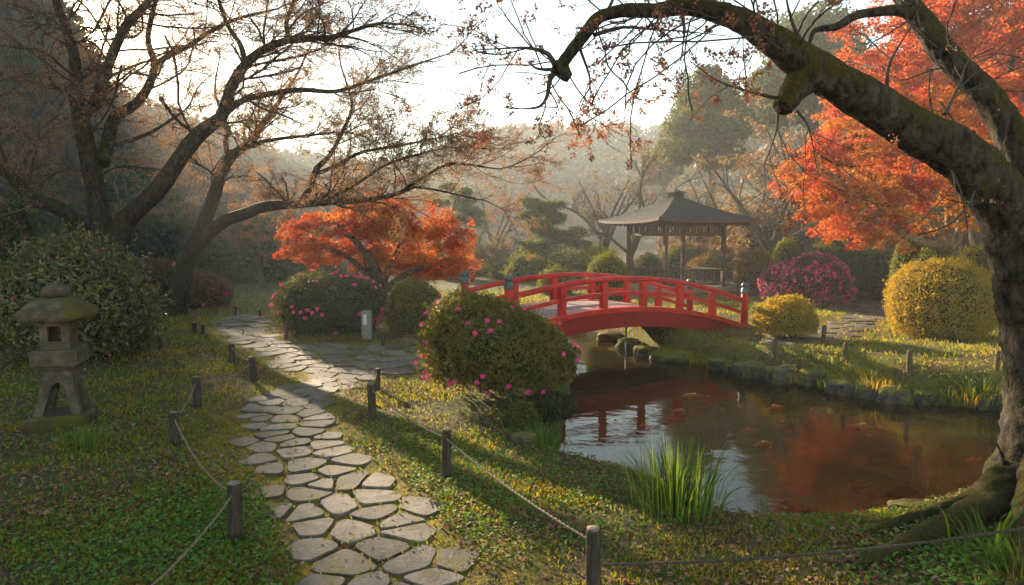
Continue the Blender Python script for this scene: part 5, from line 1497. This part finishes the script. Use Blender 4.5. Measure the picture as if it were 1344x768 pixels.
for a in [(985, 563, 36, PI, 'koi_red', 'bright orange koi left of the golden one'), (1004, 580, 44, PI + .4, 'koi_gold', 'golden koi swimming in the middle of the pond'), (1018, 532, 44, PI + .35, 'koi_red', 'orange koi near the far bank, pointing left'),
          (1026, 551, 20, .8, 'koi_red', 'small red koi behind the golden one'), (908, 517, 40, .1, 'koi_gold', 'yellow koi in the shade of the bridge'), (810, 552, 32, 2.5, 'koi_red', 'orange koi left of the tall sedge'), (846, 557, 26, .6, 'koi_red', 'dim red koi above the tall sedge'),
          (1130, 556, 46, -.12, 'koi_gold', 'pale yellow koi below the row of rocks'), (1275, 600, 36, .4, 'koi_red', 'red koi near the old cherry trunk'), (893, 537, 30, .2, 'koi_pale', 'pale koi in the reflection of the bridge'), (1143, 570, 14, 1.2, 'koi_red', 'tiny orange koi under the pale yellow one'),
          (885, 549, 34, .3, 'koi_red', 'deep red koi beside the pale one')]:
    koi(*a[:5], a[5])

# ------------------------------------------------------------------ grass clumps
def clump(px, py, hpx, spread, n, label, seed, wd=.011, cat_='grass clump', name='sedge_clump', mt='sedge', group=None):
    g = np.random.default_rng(seed); p = ground(px, py); k = p[1] / FPX; h_ = hpx * k
    o = empty(name, p, label, cat_, group)
    a = g.uniform(0, 2 * PI, n); r0 = g.uniform(0, .12, n) * spread * k * FPX / 100; out_ = g.uniform(.1, 1, n) ** 1.2 * spread * k * .9; hh = h_ * g.uniform(.55, 1.15, n)
    m = 6; t = np.linspace(0, 1, m)
    dx = np.cos(a)[:, None] * (r0[:, None] + out_[:, None] * t ** 2); dy = np.sin(a)[:, None] * (r0[:, None] + out_[:, None] * t ** 2)
    z = hh[:, None] * (1.25 * t - .42 * t ** 3 * (out_ / out_.max())[:, None] * 1.4)
    P = np.stack([dx, dy, z - .03], 2)
    side = np.stack([-np.sin(a + g.normal(0, .6, n)), np.cos(a), a * 0], 1)[:, None, :] * (wd / 2 * np.array([.8, 1, .9, .7, .45, .05]))[None, :, None]
    V = np.stack([P - side, P + side], 2).reshape(n, -1, 3)
    F = np.array([[2 * i, 2 * i + 1, 2 * i + 3, 2 * i + 2] for i in range(m - 1)])
    F = (F[None] + (np.arange(n) * 2 * m)[:, None, None]).reshape(-1, 4)
    m_ = MB(); m_.add(V.reshape(-1, 3), F); m_.build('blades', M[mt], o)
clump(886, 668, 86, 62, 330, 'tall green sedge clump at the near edge of the pond', 1)
clump(112, 588, 34, 40, 160, 'thin grass tuft in front of the stone lantern', 2, .008, name='grass_tuft')
clump(1262, 628, 40, 26, 90, 'upright grass tuft between the pond and the old cherry root', 4, .008, name='grass_tuft')
clump(1296, 715, 66, 60, 26, 'broad-leaved tuft beside the foot of the old cherry', 5, .020, name='grass_tuft')
clump(1212, 640, 24, 30, 60, 'short grass tuft behind the mossy root', 6, .007, name='grass_tuft')
clump(1000, 676, 22, 40, 40, 'sparse grass blades left of the yellowish stone', 7, .007, name='grass_tuft')
clump(1112, 518, 22, 26, 120, 'green fern-like plant hanging over the flat reddish rock', 8, .012, name='bank_plant', cat_='plant')
clump(1340, 750, 46, 70, 260, 'grass at the right corner below the dark rope', 9, .009, name='grass_tuft')
clump(705, 585, 34, 40, 150, 'grass tuft beside the low mossy stone', 10, .008, name='grass_tuft')
clump(1145, 505, 20, 40, 110, 'yellow green plant over the dark mossed rock', 11, .014, name='bank_plant', cat_='plant', mt='yellow')
for i, (px, py, hp, sp, mt_) in enumerate([(1000, 497, 18, 30, 'sedge'), (1044, 503, 16, 26, 'yellow'), (1085, 510, 20, 30, 'sedge'), (1125, 516, 16, 26, 'sedge'), (1160, 521, 22, 34, 'yellow'), (1192, 525, 18, 30, 'sedge'), (1235, 527, 18, 30, 'sedge'),
                                     (1270, 530, 22, 34, 'yellow'), (960, 488, 16, 30, 'sedge'), (930, 482, 14, 28, 'yellow'), (880, 468, 12, 26, 'yellow'), (1290, 520, 24, 36, 'sedge')]):
    clump(px, py - 6, hp, sp, 130, 'small yellow leafed plant between the rocks of the far bank' if mt_ == 'yellow' else 'small green leafed plant between the rocks of the far bank', 60 + i, .014, cat_='plant', name='bank_plant', mt=mt_, group='plants between the bank rocks')
# small leafy plant by the water
p = ground(1094, 668); o = empty('seedling', p, 'small leafy seedling at the near water edge', 'plant')
g = np.random.default_rng(8); m_ = MB(); k = p[1] / FPX
st = np.array([cat(np.array([[0, 0, -.02], g.normal(0, .012, 3) + [0, 0, .06], [g.uniform(-.09, .09), g.uniform(-.05, .05), g.uniform(.10, .19)]]), 6) for _ in range(9)])
tubes(m_, st, np.full(st.shape[:2], .002), 4); pp, _ = on(st, 60, g, .7); cards(m_, pp, g.normal(0, .4, pp.shape) + np.array([0, -.3, 1]), .045, .5, .1); m_.build('leaves', M['clover'], o)

# ------------------------------------------------------------------ lawn: blades, clover, litter (uncountable)
gl = np.random.default_rng(123)
def scatter(n, rmin, rmax, azlim=R_(50), pw=1.0):
    """points with a density that falls with distance"""
    u = gl.random(n); r_ = rmin * (rmax / rmin) ** (u ** pw); a = gl.uniform(-azlim, azlim, n)
    return r_ * np.sin(a), r_ * np.cos(a)
stone_c = np.array([c[0] for c in cells])
stone_r = np.array([np.sqrt(abs(np.sum(c[1][:, 0] * np.roll(c[1][:, 1], -1) - np.roll(c[1][:, 0], -1) * c[1][:, 1])) / 2 / PI) for c in cells])
def on_stone(x, y, f=.92):
    hit = np.zeros(len(x), bool)
    for c, r_ in zip(stone_c, stone_r): hit |= (x - c[0]) ** 2 + (y - c[1]) ** 2 < (r_ * f) ** 2
    return hit
def lawn_mask(x, y):
    q = np.c_[x, y]; dw = sdf(q, pc)
    return (dw > .02), np.minimum(sdf(q, path_a), sdf(q, path_b))
x, y = scatter(330000, 3.0, 26)
okk, dpth = lawn_mask(x, y)
pn = snoise(np.c_[x, y, x * 0], 1.1) + .5 * snoise(np.c_[x, y, y * 0], 3.7)
dens_ = np.clip(.50 + .70 * pn - .28 * ((x < -1.8) & (y > 5)), .14, 1) * np.where(dpth < 0, .22, np.where(dpth < .35, .55, 1.0))
keep = okk & (gl.random(len(x)) < dens_) & ~((dpth < .1) & on_stone(x, y))
x, y = x[keep], y[keep]; z = H(x, y); n = len(x)
dist = np.hypot(x, y)
hb = np.clip(.020 + .0030 * dist, .026, .075) * gl.uniform(.5, 1.6, n)
A = gl.normal(0, .75, (n, 3)); A[:, 2] = 1
m_ = MB(); cards(m_, np.c_[x, y, z - .004], np.c_[gl.normal(size=(n, 2)), gl.uniform(0, .5, n)], hb, .20 + .02 * gl.random(n)[:, None] * 0 + .06, .1, axis=A)
tag(m_.build('grass', M['grass']), 'short grass of the garden lawns', 'grass', kind='stuff')
# clover mats
x, y = scatter(150000, 3.0, 13)
okk, dpth = lawn_mask(x, y)
pn = snoise(np.c_[x, y, x * 0 + 4], .8) + .45 * snoise(np.c_[x, y, y * 0 + 2], 2.9)
lp_ = at_z(275, 690, 0)[:2]; mat1 = np.exp(-(((x - lp_[0]) / .9) ** 2 + ((y - lp_[1]) / 1.0) ** 2))
lp2 = at_z(1320, 740, 0)[:2]; mat2 = np.exp(-(((x - lp2[0]) / .7) ** 2 + ((y - lp2[1]) / .6) ** 2))
lp3 = at_z(600, 640, 0)[:2]; mat3 = np.exp(-(((x - lp3[0]) / .8) ** 2 + ((y - lp3[1]) / 1.1) ** 2))
keep = okk & (dpth > .03) & (gl.random(len(x)) < np.clip(.10 + .35 * pn, 0, .5) + 1.0 * mat1 + .9 * mat2 + .5 * mat3)
x, y = x[keep], y[keep]; n = len(x); hgt = gl.uniform(.012, .05, n)
s_ = np.clip(.022 + .002 * np.hypot(x, y), .026, .055) * gl.uniform(.6, 1.3, n)
m_ = MB()
P = np.c_[x, y, H(x, y) + hgt]
cards(m_, P, np.c_[gl.normal(0, .45, (n, 2)), np.ones(n)], s_, .8, .12)
tag(m_.build('clover', M['clover']), 'low clover mats on the near lawns', 'clover', kind='stuff')
# fallen leaves
x, y = scatter(80000, 3.0, 20)
q = np.c_[x, y]; dw = sdf(q, pc); dpth = np.minimum(sdf(q, path_a), sdf(q, path_b))
pn = snoise(np.c_[x, y, x * 0 + 9], .9) + .4 * snoise(np.c_[x, y, y * 0 + 5], 3.1)
keep = (dw > .05) & (gl.random(len(x)) < np.clip(.40 + .45 * pn, .06, 1) * np.where(dpth < 0, .08, 1.0) * np.where((x < -1.6) & (y > 4.5), 2.2, 1.0))
x, y = x[keep], y[keep]; n = len(x); dist = np.hypot(x, y)
m_ = MB(); ons = on_stone(x, y, 1.05)
cards(m_, np.c_[x, y, H(x, y) + np.where(ons, .036, .0) + gl.uniform(.008, .032, n)], np.c_[gl.normal(0, .35, (n, 2)), np.ones(n)], np.clip(gl.uniform(.022, .055, n) * (.7 + .045 * dist), .02, .08), .6, .14)
tag(m_.build('fallen_leaves', M['litter']), 'dry brown and pink leaves littering the lawns', 'leaves', kind='stuff')
# petals afloat
x = gl.uniform(.4, 7.5, 620); y = gl.uniform(5, 13, 620); k = sdf(np.c_[x, y], pc) < -.1; x, y = x[k], y[k]
m_ = MB(); cards(m_, np.c_[x, y, np.full(len(x), WATER_Z + .004)], np.c_[gl.normal(0, .05, (len(x), 2)), np.ones(len(x))], gl.uniform(.015, .03, len(x)), .7, .05)
tag(m_.build('floating_petals', M['bud_pink']), 'pale petals floating on the pond', 'petals', kind='stuff')

# ------------------------------------------------------------------ haze
zmax = 0.0
for o in S.objects:
    if o.type == 'MESH' and o.name.split('.')[0] in ('crown', 'far_wood', 'ground', 'trunk'):
        zmax = max(zmax, max((o.matrix_world @ Vector(c)).z for c in o.bound_box), (o.parent.location.z if o.parent else 0) + max(c[2] for c in o.bound_box) * (o.parent.scale.z if o.parent else 1))
zmin = float(fz.min())
m_ = MB(); x0, x1, y0, y1, z0, z1 = -204, 204, -10, 219, zmin - 1.0, zmax + 1.0
m_.add([[x0, y0, z0], [x1, y0, z0], [x1, y1, z0], [x0, y1, z0], [x0, y0, z1], [x1, y0, z1], [x1, y1, z1], [x0, y1, z1]],
       [[0, 3, 2, 1], [4, 5, 6, 7], [0, 1, 5, 4], [1, 2, 6, 5], [2, 3, 7, 6], [3, 0, 4, 7]])
m, n, o = mat('haze')
v = nd(n, 'ShaderNodeVolumePrincipled'); v.inputs['Color'].default_value = (.86, .91, .94, 1); v.inputs['Density'].default_value = HAZE_DENSITY; v.inputs['Anisotropy'].default_value = .3
n.links.new(v.outputs[0], o.inputs['Volume'])

tag(m_.build('haze', m, smooth=False), kind='stuff')
